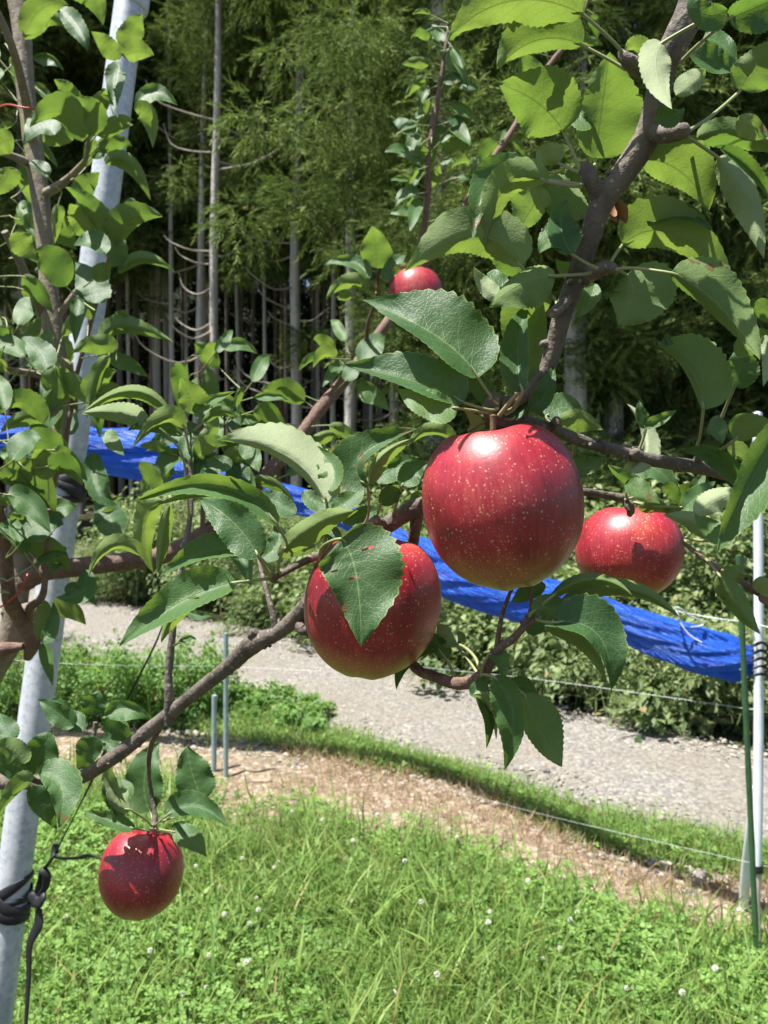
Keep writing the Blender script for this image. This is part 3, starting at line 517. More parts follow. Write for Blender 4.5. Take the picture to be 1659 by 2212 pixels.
for i, (px, py, hh, rx) in enumerate([(150, 1590, .48, .3), (225, 1600, .5, .3), (300, 1590, .52, .3), (370, 1580, .5, .28), (430, 1570, .36, .25), (60, 1580, .46, .32), (540, 1572, .18, .25), (-40, 1590, .5, .3), (640, 1600, .13, .2)]):
    g = G(px, py); bush('weed_clump', g[0], g[1] + .3, rx, .34, hh, 1900, .034, 400 + i, ['lush weed clump right behind the leaning pole', 'weed clump crossed by the black cord', 'tall sunny weed clump under the lower branch', 'weed clump left of the two thin stakes', 'low weed clump touching the grey stakes', 'weeds left of the leaning pole', 'low weeds between road and stakes on the right', 'weeds at the left edge of the view', 'small tuft of weeds on the near road edge'][i], M['weed'], 'weeds', None, 40)
# ------------------------------------------------------------------ poles, stakes, net, wires
def rod(name, a, b, ra, rb, mat, label, cat, sides=16, cap=None, group=None):
    t = thing(name, b, label, cat, group); mb = MB(); tube(mb, [a, b], [ra, rb], sides, 1); mb.build('tube', mat, t); return t
pt = np.array([P(292, -80, 1.53), P(246, 333, 1.50), P(204, 636, 1.47), P(96, 1439, 1.41), P(48, 1759, 1.385)]); pdir = (pt[-1] - pt[0]); pdir /= np.linalg.norm(pdir); pb = pt[-1] + pdir * ((pt[-1][2] + .05) / -pdir[2])
pole = thing('leaning_pole', pb, 'galvanised steel pole leaning across the left side', 'pole'); mb = MB(); ptop = pt[0] - pdir * .5
tube(mb, [ptop, (ptop + pb) / 2, pb], .0277, 32, 1, cap=True); mb.build('tube', M['galv'], pole)
mb = MB(); cpos = P(287, 0, 1.525); tube(mb, [cpos - pdir * .16, cpos - pdir * .06, cpos + pdir * .013, cpos + pdir * .02], [.0305, .0305, .0305, .0285], 32, 1); mb.build('sleeve', M['galv'], pole)
def pole_at(py): 
    k = np.linspace(0, 1, 400)[:, None]; q = ptop * (1 - k) + pb * k; v = q - np.array([0, 0, EYE]); dd = v[:, 1] * cp - v[:, 2] * sp_; uu = v[:, 1] * sp_ + v[:, 2] * cp; return q[np.argmin(np.abs(CY - uu / dd * F - py))]
def wrap(mb, py, n=3, wd=.012, seed=0, r=.0285):       # flat webbing turns laid round the pole
    rg = np.random.default_rng(seed); c = pole_at(py); e1 = np.cross(pdir, [0, 1, 0]); e1 /= np.linalg.norm(e1); e2 = np.cross(pdir, e1)
    for k in range(n):
        tl = rg.normal(0, .35); off = rg.normal(0, .007); ph = rg.uniform(0, 6); m = 40; V = []
        for t in np.linspace(0, 6.283, m, endpoint=False):
            q = e1 * math.cos(t) + e2 * math.sin(t); w_ = wd * (.8 + .3 * math.sin(2 * t + ph)); cc = c + pdir * (off + tl * r * math.sin(t + ph)); ro = r + .0012 + k * .0016 + .0006 * math.sin(3 * t + ph)
            for rr, ss in ((ro, -.5), (ro + .0012, -.42), (ro + .0016, 0), (ro + .0012, .42), (ro, .5), (ro - .0010, 0)): V.append(cc + q * rr + pdir * w_ * ss)
        i = np.arange(m)[:, None] * 6; j = np.arange(6)[None]; i2 = ((np.arange(m) + 1) % m)[:, None] * 6; mb.add(V, np.stack([i + j, i2 + j, i2 + (j + 1) % 6, i + (j + 1) % 6], -1).reshape(-1, 4))
st = thing('black_strap', pole_at(1958), 'black strap tied round the leaning pole near the small lower apple, its tail hanging down', 'strap'); mb = MB(); wrap(mb, 1938, 3, .020, 3); wrap(mb, 1966, 3, .018, 4); mb.build('wrapped_band', M['black'], st)
mb = MB(); tube(mb, [P(80, 1930, 1.34), P(92, 1885, 1.335), P(110, 1858, 1.33), P(118, 1838, 1.335), P(122, 1822, 1.33)], [.006, .004, .008, .010, .004], 12, 5, flat=.35, twist=3, knob=.06); tube(mb, [P(66, 1930, 1.34), P(80, 1950, 1.335), P(92, 1940, 1.33), P(90, 1925, 1.34)], [.006, .010, .008, .005], 12, 5, flat=.5, knob=.12); tube(mb, [P(84, 1935, 1.335), P(98, 1915, 1.33), P(100, 1890, 1.328), P(88, 1880, 1.33), P(82, 1905, 1.335)], [.003, .006, .007, .006, .003], 10, 5, flat=.3, twist=1); mb.build('knot', M['black'], st)
mb = MB(); tube(mb, [P(84, 1965, 1.335), P(82, 2000, 1.33), P(64, 2040, 1.33), P(62, 2110, 1.33), P(56, 2212, 1.33), P(52, 2330, 1.33)], [.006, .009, .008, .0085, .009, .009], 10, 5, flat=.3, twist=1.2); mb.build('tail', M['black'], st)
mb = MB(); tube(mb, [P(116, 1850, 1.33), P(135, 1854, 1.31), P(170, 1853, 1.28), P(195, 1848, 1.26), P(224, 1857, 1.24)], [.003, .003, .0035, .006, .006], 8, 5, flat=.3, twist=1.0); mb.build('loose_end', M['black'], st)
co = thing('tie_cord', P(120, 1840, 1.33), 'taut black cord running down from the branch to the strapped pole', 'cord'); mb = MB(); tube(mb, [P(352, 1350, 1.16), P(335, 1392, 1.17), P(300, 1462, 1.2), P(268, 1526, 1.22), P(215, 1650, 1.26), P(172, 1740, 1.3), P(120, 1842, 1.33)], [.0012, .0022, .0036, .0016, .003, .0022, .003], 8, 4, flat=.5, twist=5); mb.build('strand', M['black'], co)
st = thing('pole_strap', pole_at(1052), 'black strap binding the leaning pole behind the leaves beside the blue net', 'strap'); mb = MB(); wrap(mb, 1045, 4, .026, 8); wrap(mb, 1068, 2, .014, 9); mb.build('band', M['black'], st)
sw = thing('side_cable', P(245, 100, 1.55), 'thin black cable running down behind the top of the leaning pole', 'cable'); mb = MB(); tube(mb, [P(258, -60, 1.56), P(247, 60, 1.56), P(230, 140, 1.55), P(216, 270, 1.53), P(203, 350, 1.52)], .0028, 8, 4); mb.build('cable', M['black'], sw)
# right hand post group
d1 = 2.52; post = thing('white_post', P(1640, 2085, 2.5), 'upright white tube post near the right edge', 'post'); mb = MB(); tube(mb, [P(1636, 892, 2.5), P(1639, 1300, 2.5), P(1638, 1700, 2.5), P(1634, 1872, 2.5)], .0145, 18, 3); mb.build('tube', M['white'], post)
mb = MB(); tube(mb, [P(1636, 1868, 2.5), P(1636, 1884, 2.5)], .0165, 18, 1); mb.build('ferrule', M['black'], post); mb = MB(); tube(mb, [P(1636, 1884, 2.5), P(1634, 1960, 2.5), P(1641, 2110, 2.49)], [.0125, .011, .0095], 16, 3); mb.build('lower_tube', M['rust'], post)
br = thing('white_brace', P(1606, 1975, 2.78), 'slanting white tube leaning against the upright post', 'post'); mb = MB(); tube(mb, [P(1632, 1700, 2.56), P(1624, 1765, 2.6), P(1611, 1880, 2.7), P(1606, 1972, 2.78)], [.009, .013, .0155, .016], 16, 3); mb.build('tube', M['white'], br); mb = MB(); tube(mb, [P(1594, 1965, 2.76), P(1606, 1978, 2.75), P(1622, 1976, 2.77)], [.012, .016, .012], 8, 3, flat=.5); mb.build('foot_clamp', M['white'], br)
for nm, a, b, r_, m_, lb in (('green_stake', P(1596, 1200, 2.42), P(1636, 2095, 2.44), .0085, M['greenst'], 'long thin green stake standing in front of the white post'), ('grey_stake', P(488, 1368, 3.98), P(488, 1700, 3.98), .0125, M['greyst'], 'taller of the two thin grey green stakes by the road'), ('grey_stake', P(463, 1502, 4.05), P(462, 1700, 4.05), .0135, M['greyst'], 'shorter pale stake left of the tall thin one')):
    t = thing(nm, b, lb, 'stake'); mb = MB(); pts = [a + (b - a) * k for k in np.linspace(0, 1, 24)]; tube(mb, pts, [r_ * (1.12 if k % 4 == 0 else 1) for k in range(24)] if nm == 'green_stake' else r_, 12, 1); mb.build('tube', m_, t)
def net():
    rg = np.random.default_rng(12); t = thing('blue_net', P(1610, 1430, 2.55), 'rolled up blue netting slung from the left edge down to the white post', 'net'); mb = MB()
    K = [(-260, 900, 90, 4.4), (-60, 935, 86, 4.36), (60, 945, 80, 4.33), (200, 968, 90, 4.3), (330, 985, 110, 4.25), (430, 1020, 88, 4.2), (560, 1062, 60, 4.1), (680, 1090, 60, 3.98), (780, 1130, 56, 3.82), (870, 1180, 70, 3.68), (930, 1222, 108, 3.58), (985, 1256, 104, 3.48), (1079, 1284, 98, 3.28), (1165, 1300, 98, 3.12), (1229, 1292, 66, 3.0), (1329, 1334, 74, 2.85), (1429, 1380, 100, 2.72), (1529, 1412, 104, 2.62), (1600, 1428, 96, 2.56), (1640, 1420, 34, 2.52)]
    K = np.array(K, float); s = np.linspace(0, len(K) - 1, 420); kk = [np.interp(s, np.arange(len(K)), K[:, i]) for i in range(4)]
    ker = np.ones(25) / 25; kk = [np.convolve(np.pad(q, 12, mode='edge'), ker, 'valid') for q in kk]
    n = len(s); m = 64; V = np.zeros((n, m, 3)); th = np.linspace(0, 2 * np.pi, m, endpoint=False)
    for i in range(n):
        px, py, hh, d = (q[i] for q in kk); c = P(px, py, d); r = hh / 2 / F * d * .94; tw = s[i] * .55
        fold = sum(a * np.sin(f * (th + tw) + ph + s[i] * g_) for a, f, ph, g_ in ((.10, 3, .3, .4), (.09, 7, 1.1, -.5), (.06, 12, 2.1, .9), (.04, 21, .5, -.7))) + .03 * math.sin(s[i] * 5)
        rr = r * (1 + fold); V[i, :, 2] = c[2] + np.sin(th) * rr; V[i, :, 1] = c[1] + np.cos(th) * rr * .7; V[i, :, 0] = c[0] + rg.normal(0, .0006, m)
    i = np.arange(n - 1)[:, None] * m; j = np.arange(m)[None]; f = np.stack([i + j, i + (j + 1) % m, i + m + (j + 1) % m, i + m + j], -1).reshape(-1, 4)
    uv = np.stack(np.broadcast_arrays(th[None] / 6.283, np.cumsum(np.full((n, 1), .012), 0)), -1); mb.add(V.reshape(-1, 3), f, uv); mb.build('roll', M['net'], t)
    mb = MB(); 
    for q in range(5): tube(mb, [P(1628, 1395 + q * 16, 2.47), P(1646, 1388 + q * 17, 2.46), P(1660, 1400 + q * 16, 2.48), P(1645, 1412 + q * 14, 2.56), P(1626, 1404 + q * 15, 2.5)], .0045, 7, 4, knob=.2, seed=q)
    tag(mb.build('black_tie', M['black']), 'tangled black tie holding the blue net to the white post', 'tie')
net()
def wirething(name, pts, r, mat, label, cat, sides=6, knob=0):
    t = thing(name, pts[len(pts) // 2], label, cat); mb = MB(); tube(mb, pts, r, sides, 4, knob=knob); mb.build('strand', mat, t)
wirething('wire_hook', [P(1458, 1310, 2.64), P(1470, 1345, 2.61), P(1490, 1372, 2.59), P(1516, 1388, 2.57)], .0028, M['wire'], 'bent pale wire hook resting on the net, left of the pair', 'hook')
wirething('wire_hook', [P(1456, 1318, 2.62), P(1464, 1312, 2.6), P(1480, 1322, 2.6), P(1490, 1330, 2.6), P(1519, 1344, 2.6), P(1514, 1352, 2.6), P(1492, 1355, 2.6)], .0026, M['wire'], 'zigzag pale wire hook above the blue net', 'hook')
wirething('wire_hook', [P(1597, 1350, 2.48), P(1596, 1342, 2.47), P(1606, 1340, 2.47), P(1622, 1352, 2.48), P(1631, 1385, 2.48)], .0026, M['wire'], 'pale curved wire hook beside the green stake and white post', 'hook')
wirething('wire_hook', [P(1598, 1446, 2.5), P(1608, 1450, 2.5), P(1615, 1464, 2.5)], .002, M['wire'], 'tiny pale hook at the lower end of the net', 'hook')
wirething('training_wire', [P(1460, 1320, 2.64), P(1540, 1335, 2.58), P(1620, 1346, 2.5), P(1720, 1370, 2.4)], .0016, M['wire'], 'pale wire running above the end of the blue net', 'wire')
wirething('training_wire', [P(900, 1440, 3.3), P(1150, 1466, 3.0), P(1400, 1500, 2.75), P(1640, 1535, 2.52), P(1750, 1550, 2.4)], .0009, M['wire'], 'thin wire stretched below the net across the bushes', 'wire')
wirething('training_wire', [P(880, 1680, 3.4), P(1106, 1742, 3.0), P(1300, 1790, 2.75), P(1640, 1868, 2.5), P(1750, 1890, 2.4)], .0006, M['wire'], 'lowest thin wire stretched over the grass verge', 'wire')
wirething('training_wire', [P(-50, 1420, 3.9), P(200, 1436, 3.9), P(480, 1440, 3.98), P(700, 1450, 3.9)], .0007, M['wire'], 'faint wire in front of the road left of the apples', 'wire')
wirething('white_rope', [P(430, 1690, 4.0), P(470, 1686, 3.98), P(500, 1688, 3.96), P(560, 1702, 3.9), P(600, 1716, 3.85)], .006, M['rope'], 'short white rope lying in the grass at the foot of the stakes', 'rope', 8, .15)
# ------------------------------------------------------------------ apple leaves
def leaf(mb, bx, by, mx, my, tx, ty, wl, wr, side='U', d=.42, dd=0.0, tilt=None, pet=None, pale=0., brown=0., rows=46, ncol=9, cup=.8, arch=0., rg=None, rnd=None, holes=None):
    rg = rg or RNG; b = np.array([bx, by], float); m = np.array([mx, my], float); t = np.array([tx, ty], float); c = 2 * m - (b + t) / 2
    u = np.linspace(0, 1, rows + 1)[:, None]; pos = (1-u)**2 * b + 2*u*(1-u) * c + u*u * t; tg = 2*(1-u) * (c - b) + 2*u * (t - c); tg /= np.linalg.norm(tg, axis=1)[:, None] + 1e-9
    Ln = np.stack([tg[:, 1], -tg[:, 0]], -1); L = np.linalg.norm(m - b) + np.linalg.norm(t - m); mpp = d / F
    uu = u[:, 0]; pk = .37; p = (uu ** .52) * ((1 - uu) ** .90); p /= (pk ** .52) * ((1 - pk) ** .90); p = p * (1 - .10 * np.clip(uu - .75, 0, 1) * 4)
    teeth = np.array([0, .55, 1.0])[np.arange(rows + 1) % 3] if rows >= 30 else np.zeros(rows + 1)
    ser = 1 + (teeth - .5) * .075 * (.6 + .8 * rg.random(rows + 1))
    s = np.linspace(-1, 1, ncol); S = s[None, :] * np.ones((rows + 1, 1)); ph = rg.uniform(0, 6.3); W0 = max(.29 * L, abs(wl), abs(wr)) * 1.02
    wv = np.where(s > 0, wl, wr); edge = (np.abs(s) > .99)
    X = pos[:, None, :] + Ln[:, None, :] * (S * wv[None] * (p * 1.0)[:, None] * np.where(edge[None], ser[:, None], 1.0))[..., None]
    # real width kept: what is not seen across is taken up in depth
    wob = 1 + .07 * np.sin(uu * rg.uniform(5, 11) + ph)[:, None] * np.abs(S) * np.where(s > 0, 1, -1); X = pos[:, None, :] + (X - pos[:, None, :]) * wob[..., None]
    hid = np.where(s > 0, math.sqrt(max(W0**2 - wl**2, 0)), math.sqrt(max(W0**2 - wr**2, 0)))
    sg = -1.0 if side == 'U' else 1.0
    D = np.full((rows + 1, ncol), d) + dd * uu[:, None] + sg * cup * hid[None] * (.55 * np.abs(S) + .45 * np.abs(S) ** 1.8) * p[:, None] * mpp * .75
    yc = (b[1] + t[1] + 2 * m[1]) / 4; tl = (.75 if side == 'U' else -.75) if tilt is None else tilt
    D = D + tl * (yc - X[..., 1]) * mpp + arch * 4 * u * (1 - u) * L * mpp
    cu = rg.uniform(.05, .8) * L * mpp; D = D - sg * cu * np.clip(uu - .6, 0, 1)[:, None] ** 2 * 2.2 + .12 * W0 * mpp * np.sin(uu[:, None] * 15 + ph + s[None]) * S ** 2 + .014 * W0 * mpp * np.sin((uu[:, None] * 8.5 - np.abs(S) ** .8 * 2.6) * 6.283) * (.3 + np.abs(S))
    V = P(X[..., 0], X[..., 1], D).reshape(-1, 3); i = np.arange(rows)[:, None] * ncol; j = np.arange(ncol - 1)[None]
    f = np.stack([i + j, i + ncol + j, i + ncol + j + 1, i + j + 1], -1)
    if holes:
        k = np.ones((rows, ncol - 1), bool)
        for (a, q) in holes: k[a, q] = False
        f = f[k]
    f = f.reshape(-1, 4)
    if side == 'L': f = f[:, ::-1]
    uv = np.stack(np.broadcast_arrays(u, S), -1).reshape(-1, 2)
    r0 = rg.random() if rnd is None else rnd; brown = brown or (.45 if rg.random() < .3 else 0); mb.add(V, f, uv, (r0, pale, brown, 1), 0)
    if pet is not None:
        q0 = P(pet[0], pet[1], pet[2] if len(pet) > 2 else d); q3 = P(bx, by, d + tl * (yc - by) * mpp); e = P(bx + tg[0, 0] * .10 * L, by + tg[0, 1] * .10 * L, d + tl * (yc - by) * mpp)
        bow = (q3 - (e - q3) * 1.3); tube(mb, [q0, (q0 * .55 + bow * .45), q3, e], [.0011, .0009, .0009, .0005], 6, 4, mi=1)
WS = 1.18
LM = [M['leaf'], M['petiole']]
def leaves(name, parent, rowsl, d0=.42, seed=0):
    mb = MB(); rg = np.random.default_rng(seed + 500)
    for r in rowsl:
        r = r[:6] + (r[6] * WS, r[7] * WS) + r[8:]
        kw = dict(r[-1]) if isinstance(r[-1], dict) else {}; a = r[:-1] if isinstance(r[-1], dict) else r
        side = a[8] if len(a) > 8 else 'U'; d = a[9] if len(a) > 9 else d0
        leaf(mb, *a[:8], side=side, d=d, rg=rg, **kw)
    return mb
def rleaf(mb, px, py, d, L, rg, ang=None, src=None, up=.5, rows=18, ncol=5, **kw):   # one free leaf of real length L
    Lp = L * F / d; a = rg.uniform(0, 6.283) if ang is None else ang; fs = rg.uniform(.62, 1.0); dx, dy = math.cos(a), math.sin(a)
    bx, by = px, py; tx, ty = px + dx * Lp * fs, py + dy * Lp * fs + .18 * Lp; mx, my = px + dx * Lp * fs * .52, py + dy * Lp * fs * .5 - .03 * Lp + rg.normal(0, .03) * Lp
    w1 = Lp * rg.uniform(.06, .32); w2 = Lp * rg.uniform(.14, .34); w1 *= fs ** .6; w2 *= fs ** .6; leaf(mb, bx, by, mx, my, tx, ty, w1, w2, 'U' if rg.random() < up else 'L', d, dd=rg.normal(0, .3) * L, tilt=None, rg=rg, rows=rows, ncol=ncol, pet=src, brown=float(rg.random() < .15) * .5, **kw)
def sprout(mb, path, n, L, seed, spread=1.0, rows=18, up=.5, tuft=1, gap=.25):
    rg = np.random.default_rng(seed); path = np.array(path, float); s = np.linspace(0, len(path) - 1, n)
    for q in s:
        q = min(max(q + rg.normal(0, .08), 0), len(path) - 1); o = [np.interp(q, np.arange(len(path)), path[:, k]) for k in range(3)]
        for _ in range(tuft):
            a = rg.uniform(0, 6.283); pl = rg.uniform(.3, .6) * L * F / o[2]; x, y = o[0] + math.cos(a) * pl, o[1] + math.sin(a) * pl * .7 - pl * .25
            rleaf(mb, x, y, o[2] + rg.normal(0, gap) * L, L * rg.uniform(.65, 1.15), rg, a + rg.normal(0, .4), (o[0], o[1], o[2]), up, rows)
def px_tube(mb, pts, r, **kw): return tube(mb, [P(*q) for q in pts], r, **kw)
def buds(mb, pts, r, n, seed, mi=0):           # swollen nodes, spurs and bud scars along a limb
    rg = np.random.default_rng(seed); p, rr = smoothpath([P(*q) for q in pts], np.broadcast_to(r, (len(pts),)), 8)
    for k in range(n):
        i = rg.integers(4, len(p) - 4); t = p[i + 1] - p[i]; t /= np.linalg.norm(t); s = np.cross(t, rg.normal(size=3)); s /= np.linalg.norm(s); q = rr[i]
        tube(mb, [p[i] + s * q * .6, p[i] + s * q * 1.0 + t * q * .15, p[i] + s * q * 1.12 + t * q * .4], [q * .36, q * .24, q * .08], 7, 3, knob=.12, seed=k, mi=mi)
# ---- tree 1: the tree at the left, its trunk, the long branch behind and the low branch across the picture
t1 = thing('apple_tree', P(-90, 2600, 1.25) * [1, 1, 0], 'apple tree at the left with mossy trunk, its low limb crossing the picture', 'tree')
mb = MB(); TR = [(22, -60, 1.26), (46, 60, 1.25), (56, 200, 1.24), (84, 400, 1.22), (100, 560, 1.21), (112, 700, 1.2), (128, 850, 1.19), (124, 960, 1.18), (92, 1060, 1.17), (58, 1160, 1.16), (38, 1260, 1.15), (22, 1380, 1.15), (-30, 1480, 1.16), (-80, 1650, 1.18), (-95, 2000, 1.2), (-90, 2600, 1.22)]
tube(mb, [P(*q) for q in TR], [.013, .0135, .0135, .0138, .0125, .0155, .0150, .0150, .0155, .0155, .0165, .0175, .018, .0185, .022, .026], 16, 8, knob=.035, seed=3); buds(mb, TR[:12], .015, 16, 4)
for q, r in (((45, 1165), .022), ((135, 800), .017), ((60, 1330), .021)): px_tube(mb, [(q[0] - 14, q[1] - 16, 1.15), (q[0], q[1], 1.145), (q[0] + 14, q[1] + 20, 1.15)], [r * .5, r, r * .6], sides=12, knob=.10, seed=5)
mb.build('trunk', M['trunkbark'], t1)
def branch(tree, pts, r, mat='bark', nb=6, seed=0, side=(), sides=12, knob=.03, name='branch'):
    mb = MB(); px_tube(mb, pts, r, sides=sides, sub=8, knob=knob, seed=seed)
    if nb: buds(mb, pts, float(np.mean(r)), nb, seed)
    o = mb.build(name, M[mat], tree)
    for p_, r_ in side:
        mb = MB(); px_tube(mb, p_, r_, sides=8, sub=6, knob=knob, seed=seed + 1); q = mb.build('twig', M[mat], None); q.parent = o; q.location = -Vector(tree['_o'])
    return o
def foliage(mb, br): return mb.build('leaves', LM, None) if br is None else _att(mb, br)
def _att(mb, br):
    o = mb.build('leaves', LM, None); par = br.parent; o.parent = br; o.location = -Vector(par['_o']); return o
# low branch (apples 2 and 4 hang from it, it runs on behind the large apple)
LOW = [(-84, 1632, 1.185), (-150, 1672, 1.02), (-100, 1690, .88), (0, 1688, .80), (90, 1690, .76), (160, 1684, .73), (240, 1640, .70), (330, 1570, .68), (430, 1490, .65), (500, 1434, .62), (545, 1392, .60), (600, 1366, .585), (655, 1318, .57), (720, 1240, .555), (800, 1165, .54), (858, 1120, .53), (915, 1090, .525), (1000, 1072, .53), (1120, 1062, .54), (1250, 1062, .56), (1310, 1070, .57), (1352, 1078, .575)]
b_low = branch(t1, LOW, [.0130, .0108, .0090, .0078, .0072, .0066, .0064, .0060, .0056, .0060, .0074, .0055, .0064, .0060, .0056, .0060, .0054, .0044, .0036, .0030, .0028, .0036], 'bark', 36, 6, knob=.05, side=[
    ([(365, 1565, .67), (366, 1510, .665), (364, 1460, .665), (372, 1376, .665), (380, 1300, .67), (395, 1200, .68), (410, 1120, .69), (413, 1030, .70), (407, 960, .70), (404, 915, .70)], [.0045, .0042, .0034, .0030, .0028, .0026, .0024, .0022, .0018, .0012]),
    ([(596, 1368, .585), (590, 1330, .585), (578, 1285, .59), (566, 1240, .60), (556, 1190, .61)], [.0030, .0024, .0020, .0018, .0014]),
    ([(548, 1392, .60), (546, 1374, .595), (552, 1362, .59)], [.0045, .004, .0025]), ([(648, 1352, .57), (660, 1362, .565), (668, 1350, .565)], [.005, .004, .002]),
    ([(700, 1260, .555), (696, 1205, .53), (672, 1207, .51), (640, 1222, .49), (600, 1244, .475), (586, 1250, .47)], [.004, .0030, .0026, .0022, .0020, .0024]),
    ([(800, 1165, .54), (796, 1148, .52), (800, 1132, .51), (815, 1122, .505)], [.0035, .0028, .0026, .0034]), ([(830, 1140, .535), (822, 1128, .52), (806, 1130, .515)], [.003, .0028, .0026]),
    ([(352, 1562, .69), (330, 1600, .73), (322, 1640, .76), (322, 1680, .785)], [.003, .0026, .0022, .002]), ([(322, 1680, .785), (328, 1720, .79), (335, 1765, .785), (330, 1792, .78)], [.002, .0022, .0028, .0042]),
    ([(140, 1688, .74), (115, 1692, .70), (80, 1688, .68), (62, 1676, .67)], [.003, .0026, .0024, .0026]), ([(180, 1680, .72), (200, 1630, .71), (203, 1590, .71), (206, 1560, .71)], [.003, .0024, .002, .002]),
    ([(1352, 1078, .575), (1362, 1100, .57), (1360, 1112, .575)], [.0042, .0032, .002])])
# hanging twig under the large apple
b_tw = branch(t1, [(905, 1092, .53), (880, 1250, .56), (870, 1390, .55), (900, 1444, .52), (940, 1462, .50), (985, 1476, .485), (1025, 1470, .475), (1052, 1446, .465), (1075, 1405, .455), (1110, 1378, .45), (1140, 1342, .445), (1150, 1318, .44)], [.004, .004, .0036, .0034, .0034, .0038, .0040, .0030, .0024, .0023, .0020, .0022], 'twig', 8, 9,
    side=[([(1072, 1410, .457), (1082, 1340, .455), (1100, 1285, .45), (1112, 1262, .445)], [.0018, .0013, .0011, .0009]), ([(1110, 1378, .45), (1150, 1342, .44), (1170, 1318, .435)], [.0016, .0013, .0010]), ([(1148, 1325, .44), (1147, 1290, .44), (1150, 1262, .44)], [.0014, .001, .0008])])
b_far = branch(t1, [(30, 1270, 1.15), (90, 1236, 1.15), (160, 1226, 1.16), (260, 1214, 1.18), (350, 1200, 1.20), (430, 1160, 1.22), (520, 1090, 1.24), (575, 1025, 1.25), (640, 955, 1.27), (690, 885, 1.28), (745, 820, 1.30), (820, 720, 1.32), (900, 600, 1.35), (990, 465, 1.38), (1060, 350, 1.4), (1115, 268, 1.42), (1180, 150, 1.44), (1236, 80, 1.45), (1262, 20, 1.46), (1290, -60, 1.47)],
    [.017, .0145, .0140, .0135, .0130, .0125, .0115, .0110, .0110, .0105, .0100, .0085, .0065, .0060, .0056, .0052, .0048, .0046, .004, .003], 'twig', 16, 12, side=[([(118, 1232, 1.15), (92, 1215, 1.13), (85, 1160, 1.12), (96, 1100, 1.12), (128, 1000, 1.12), (155, 880, 1.12), (163, 820, 1.12), (196, 700, 1.12), (233, 553, 1.12), (240, 500, 1.12)], [.006, .0045, .004, .0036, .0036, .0034, .0032, .0028, .0026, .002]),
    ([(790, 760, 1.31), (795, 700, 1.27), (812, 650, 1.22), (816, 618, 1.19), (815, 585, 1.17)], [.004, .0034, .003, .0028, .0022]), ([(860, 660, 1.33), (900, 560, 1.33), (917, 480, 1.33), (926, 400, 1.33), (925, 330, 1.33), (938, 268, 1.33), (948, 200, 1.33), (960, 120, 1.33), (968, 60, 1.33)], [.006, .0055, .0052, .005, .005, .0046, .004, .0036, .002]),
    ([(437, 1160, 1.22), (440, 1000, 1.2), (434, 900, 1.2), (428, 790, 1.2)], [.004, .0034, .003, .002]), ([(560, 1045, 1.25), (500, 1010, 1.22), (480, 930, 1.2)], [.005, .003, .002])])
b_up = branch(t1, [(72, 318, 1.23), (58, 230, 1.17), (40, 150, 1.13), (22, 90, 1.10), (0, 40, 1.08), (-30, -20, 1.06)], [.008, .0066, .006, .0055, .005, .004], 'trunkbark', 4, 14, side=[([(100, 418, 1.21), (140, 392, 1.17), (172, 362, 1.13), (188, 335, 1.10), (190, 280, 1.08)], [.0075, .0055, .0045, .003, .002]), ([(60, 352, 1.22), (20, 335, 1.17), (-30, 318, 1.12)], [.007, .005, .0045]), ([(97, 700, 1.21), (80, 645, 1.18), (58, 600, 1.15), (40, 560, 1.13), (10, 500, 1.1)], [.0085, .008, .0065, .006, .005]),
    ([(112, 812, 1.2), (80, 808, 1.17), (30, 800, 1.14), (-20, 790, 1.1)], [.006, .005, .004, .003]), ([(110, 700, 1.2), (150, 650, 1.2), (165, 628, 1.2)], [.006, .005, .004])])
b_lowl = branch(t1, [(60, 1420, 1.14), (70, 1380, 1.12), (40, 1330, 1.08), (20, 1290, 1.05), (12, 1200, 1.03), (0, 1120, 1.02), (-20, 1020, 1.0)], [.007, .0115, .0105, .0095, .0085, .007, .006], 'twig', 6, 15, side=[([(62, 1385, 1.12), (62, 1320, 1.08), (90, 1290, 1.04), (98, 1240, 1.02), (105, 1100, 1.0)], [.007, .006, .005, .004, .003]), ([(-60, 1420, 1.13), (0, 1404, 1.12), (50, 1396, 1.12)], [.013, .011, .005])])
